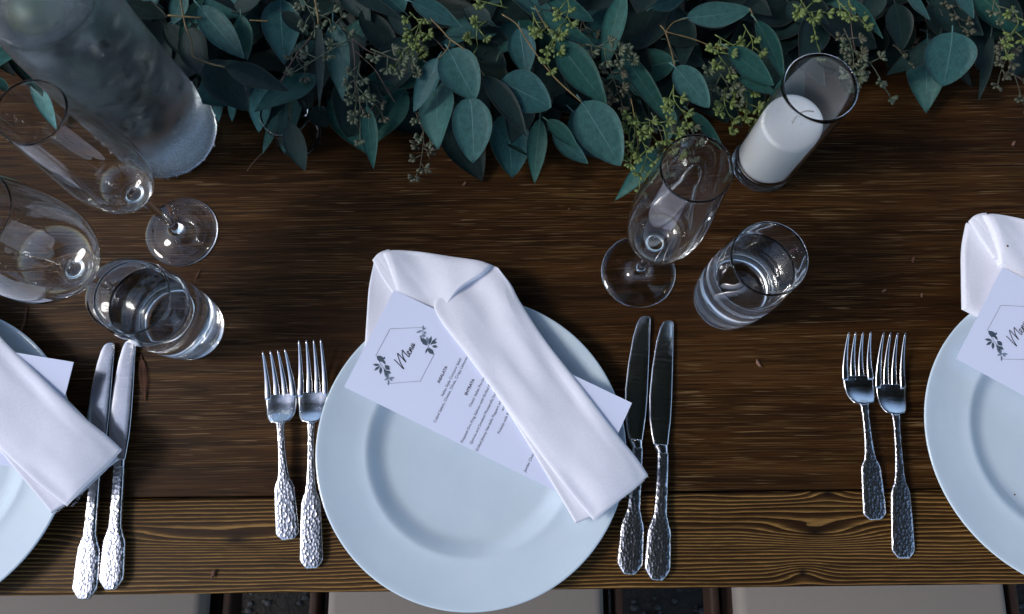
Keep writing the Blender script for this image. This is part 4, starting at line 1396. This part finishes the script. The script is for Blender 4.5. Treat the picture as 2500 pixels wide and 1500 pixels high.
# seed sprays
def seed_mesh(seed, umbels=6, Ls=.040):
    r_ = random.Random(seed)
    mb = MB()
    main = catmull([(0, 0, 0), (Ls * .5, r_.uniform(-.005, .005), .002), (Ls, r_.uniform(-.006, .006), -.002)], 8)
    mb.tube(main, [.0007 - .00005 * i for i in range(8)], 5)
    for u in range(umbels):
        t = 0.12 + 0.88 * u / max(umbels - 1, 1)
        i = min(int(t * 7), 6)
        p = main[i].lerp(main[i + 1], t * 7 - i)
        sd_ = (1 if u % 2 else -1)
        ang = sd_ * r_.uniform(.5, 1.2) if u < umbels - 1 else r_.uniform(-.3, .3)
        l = r_.uniform(.006, .012)
        d = Vector((math.cos(ang), math.sin(ang), r_.uniform(-.1, .5))).normalized()
        q = p + d * l
        mb.tube([p, p.lerp(q, .5) + Vector((0, 0, .0005)), q], [.0006, .00055, .00055], 5)
        nb = r_.randint(4, 7)
        for b in range(nb):
            a = ang + (b - (nb - 1) / 2) * .55 + r_.uniform(-.15, .15)
            e = Vector((math.cos(a), math.sin(a), r_.uniform(-.2, .9))).normalized()
            mb.bud(q, e, r_.uniform(.0056, .0085), r_.uniform(.0014, .0019), 7)
    return mb.mesh("seed_spray")
seeds = {}
for key in ('seedg', 'seedp', 'seedb'):
    seeds[key] = []
    for k in range(5):
        me = seed_mesh(hash(key) % 1 + k * 7 + {'seedg': 1, 'seedp': 2, 'seedb': 3}[key], 4 + k % 4, .026 + .005 * k)
        me.materials.append(M[key]); me.shade_smooth()
        seeds[key].append(me)
spr = [(735, -10, 75, .10, 'seedp'), (760, 30, 20, .10, 'seedp'), (880, 150, 95, .095, 'seedp'),
       (905, 120, 35, .10, 'seedp'), (870, 200, 80, .085, 'seedp'), (900, 210, 65, .075, 'seedb'), (960, 110, 20, .08, 'seedp'), (1000, 30, 70, .09, 'seedg'), (1030, 45, 110, .09, 'seedg'),
       (1240, 20, 195, .10, 'seedg'), (1190, 50, 120, .09, 'seedg'), (1300, 30, 60, .10, 'seedg'), (1330, 60, 80, .10, 'seedg'), (1385, -12, 100, .11, 'seedg'),
       (1545, 262, 90, .075, 'seedg'), (1550, 275, 60, .075, 'seedg'), (1560, 285, 115, .07, 'seedg'), (1575, 290, 40, .075, 'seedg'), (1560, 330, 85, .07, 'seedg'), (1590, 275, 70, .07, 'seedp'),
       (1020, 275, 75, .06, 'seedp'), (1035, 340, 95, .05, 'seedb'), (1485, 150, 75, .085, 'seedb'), (1430, 108, 20, .10, 'seedp'),
       (1745, 85, 30, .09, 'seedg'), (1755, 100, 80, .09, 'seedg'), (1770, 215, 85, .075, 'seedg'), (1790, 200, 60, .07, 'seedg'), (1815, 60, 80, .085, 'seedg'),
       (1950, -8, 60, .10, 'seedg'), (1935, 10, 20, .10, 'seedg'), (2040, -5, 50, .10, 'seedg'), (2060, 70, 70, .085, 'seedb'), (2075, 95, 95, .085, 'seedp'), (2085, 120, 45, .08, 'seedp'),
       (2180, 110, 20, .055, 'seedb'), (2420, -8, 60, .09, 'seedp'), (2470, 15, 90, .09, 'seedg'), (2470, 80, 110, .07, 'seedb'), (2460, 140, 60, .05, 'seedb'),
       (725, 110, 75, .07, 'seedb'), (1645, 205, 80, .09, 'seedg'), (1670, 275, 80, .06, 'seedp'), (1730, 150, 60, .08, 'seedp'), (850, 100, 150, .095, 'seedp'), 
       (1420, 40, 60, .06, 'seedb'), (2300, 0, 60, .07, 'seedb'), ]
for i, (x, y, a, z, key) in enumerate(spr):
    o = bpy.data.objects.new("seed_spray", seeds[key][i % 5]); COL.link(o)
    o.parent = gar
    o.location = P(x, y, z)
    o.rotation_euler = (rnd.uniform(-.3, .3), rnd.uniform(-.05, .35), -R(a))
tw = [([(440, -5, .10), (452, 60, .10), (468, 105, .098), (472, 138, .096), (510, 155, .098), (549, 164, .100)], .0011, 'twig'), ([(410, 38, .09), (492, 44, .09)], .0012, 'twig'), ([(610, 50, .08), (655, 52, .08)], .0009, 'twig'),
      ([(1050, 45, .11), (1075, 70, .11), (1098, 95, .11), (1130, 118, .11), (1152, 140, .105), (1182, 185, .10)], .0009, 'twig'), ([(1100, 97, .11), (1092, 120, .11), (1072, 142, .10)], .0007, 'twig'),
      ([(1225, 35, .10), (1262, 60, .10), (1290, 105, .10), (1350, 185, .098), (1420, 250, .096)], .0009, 'twig'), ([(1612, 62, .09), (1625, 80, .09), (1640, 130, .095), (1648, 165, .098)], .0009, 'twig'),
      ([(1625, 78, .09), (1690, 95, .09), (1745, 116, .09), (1778, 118, .095)], .0008, 'twig'), ([(1625, 78, .09), (1645, 55, .09), (1678, 45, .09)], .0007, 'twig'),
      ([(684, 205, .07), (720, 140, .075), (762, 88, .08)], .0010, 'twigb'), ([(860, 95, .10), (866, 150, .095), (868, 220, .085), (885, 270, .075)], .0007, 'twigb'),
      ([(860, 95, .10), (900, 125, .095), (945, 140, .09), (985, 150, .085), (995, 178, .08)], .0007, 'twigb'), ([(868, 125, .09), (915, 170, .085), (945, 220, .08), (965, 250, .075)], .0006, 'twigb'),
      ([(1015, 275, .062), (1033, 320, .06), (1035, 350, .055), (1050, 390, .045)], .0006, 'twigb'), ([(768, -5, .11), (776, 40, .105), (777, 60, .10)], .0012, 'twig'),
      ([(706, 235, .06), (708, 270, .058), (707, 302, .058)], .0008, 'twig'), ([(638, 376, .030), (620, 395, .02), (603, 418, .008)], .0005, 'twigb'),
      ([(1540, 240, .08), (1552, 300, .075), (1558, 370, .070), (1552, 400, .065)], .0007, 'twig'), ([(1020, 80, .09), (1060, 95, .09), (1090, 128, .095)], .0006, 'twigb'),
      ([(1305, 15, .11), (1330, 60, .105), (1362, 100, .104)], .0007, 'twig'), ([(2075, 20, .09), (2080, 80, .085), (2090, 130, .08), (2110, 160, .075)], .0007, 'twigb'),
      ([(2440, 90, .065), (2465, 150, .06), (2475, 180, .05), (2500, 200, .045)], .0006, 'twigb'), ([(1830, 20, .09), (1845, 52, .09)], .0007, 'twig'), ([(1792, 175, .085), (1804, 192, .08)], .0006, 'twig')]
for pts, r_, mk in tw:
    mb = MB(); c = catmull([P(*p) for p in pts], 6 * len(pts)); mb.tube(c, [r_ * .75 * (1 + .15 * math.sin(i * 1.3)) for i in range(len(c))], 7)
    mb.build("twig", M[mk], gar)
# woody core stem of the garland resting on the table
mb = MB(); mb.tube(catmull([(-.75, .50, .006), (-.4, .47, .006), (0, .49, .006), (.35, .46, .006), (.75, .49, .006)], 40), .0045, 8)
mb.build("core_stem", M['twigb'], gar)

# ------------------------------------------------------------------ small plant litter
def needle_twig(pts, label, wid=.006, n=22):
    mb = MB(); c = catmull([P(*p) for p in pts], n + 1)
    mb.tube(c, [.0006] * len(c), 5)
    for i in range(2, n + 1):
        d = (c[i] - c[i - 1]).normalized()
        s_ = Vector((-d.y, d.x, 0))
        k_ = math.sin(math.pi * min(1, (i / n) * .9 + .12))
        for sgn in (-1, 1):
            tip = c[i] + d * wid * .7 + s_ * sgn * wid * k_ * .8 + Vector((0, 0, .0004))
            mb.tube([c[i], c[i].lerp(tip, .6), tip], [.0005, .0005, .0001], 4)
    return tag(mb.build("dry_twig", M['needle']), label, "dry twig", "dry brown conifer twigs on the table")
needle_twig([(344, 868, .0012), (350, 915, .0012), (354, 972, .0012)], "feathery dry brown twig lying right of the left knives", .0058)
needle_twig([(66, 750, .0012), (60, 785, .0012), (50, 822, .0012), (82, 836, .0012)], "braided dry brown twig above the left plate", .0022)
needle_twig([(406, 498, .004), (416, 515, .004), (416, 528, .004)], "scrap of dry brown twig on the foot of the left flute", .0022, 10)
needle_twig([(488, 660, .0012), (478, 680, .0012)], "tiny dry brown twig above the left water tumbler", .0012, 8)
def crumb(px, py, s, label, mk='crumb', a=0.5):
    bm = bmesh.new(); bmesh.ops.create_icosphere(bm, subdivisions=2, radius=1)
    me = bpy.data.meshes.new("crumb")
    r_ = random.Random(px)
    for v in bm.verts:
        n_ = 1 + .35 * noise.noise(v.co * 1.7 + Vector((px, py, 0)))
        v.co = Vector((v.co.x * s * 1.9, v.co.y * s * .8, v.co.z * s * .6)) * n_
        v.co.z += 0.4 * abs(v.co.x)
    bm.to_mesh(me); bm.free()
    o = link("crumb", me, M[mk], loc=P(px, py, 0) + Vector((0, 0, s * .45)))
    o.rotation_euler = (0, 0, a)
    return tag(o, label, "crumb", "dry crumbs and bud scales on the table")
crumb(1850, 888, .0022, "reddish brown scrap below the right tumbler, left of the small fork", a=-1.1)
crumb(2228, 636, .0019, "curled brown scrap left of the right napkin", 'needle', 1.2)
crumb(2157, 711, .0015, "brown crumb below the curled scrap near the right napkin", 'crumb', .6)
crumb(2249, 722, .0012, "pale crumb directly left of the fold of the right napkin", 'crumb', 1.4)
crumb(2472, 353, .0017, "pinkish crumb near the right edge of the photo", 'crumb', 1.0)
crumb(1134, 450, .0015, "pinkish crumb on the wood just below the hanging leaves", 'crumb', .9)
crumb(522, 1401, .0020, "dark bud scale on the edge board between knives and forks", 'needle', 1.3)
crumb(1389, 512, .0011, "tiny crumb left of the right champagne flute", 'needle', .9)
crumb(2424, 527, .0009, "tiny pale crumb above the right napkin", 'crumb', .2)
def speck(px, py, z, s, label):
    bm = bmesh.new(); bmesh.ops.create_icosphere(bm, subdivisions=2, radius=s)
    for v in bm.verts: v.co.z *= .6
    me = bpy.data.meshes.new("speck"); bm.to_mesh(me); bm.free()
    return tag(link("speck", me, M['needle'], loc=P(px, py, z)), label, "speck")
speck(2460, 601, .0385, .0010, "dark speck on the fold of the right napkin")
speck(2477, 1208, .0052, .0008, "dark speck in the well of the right plate")
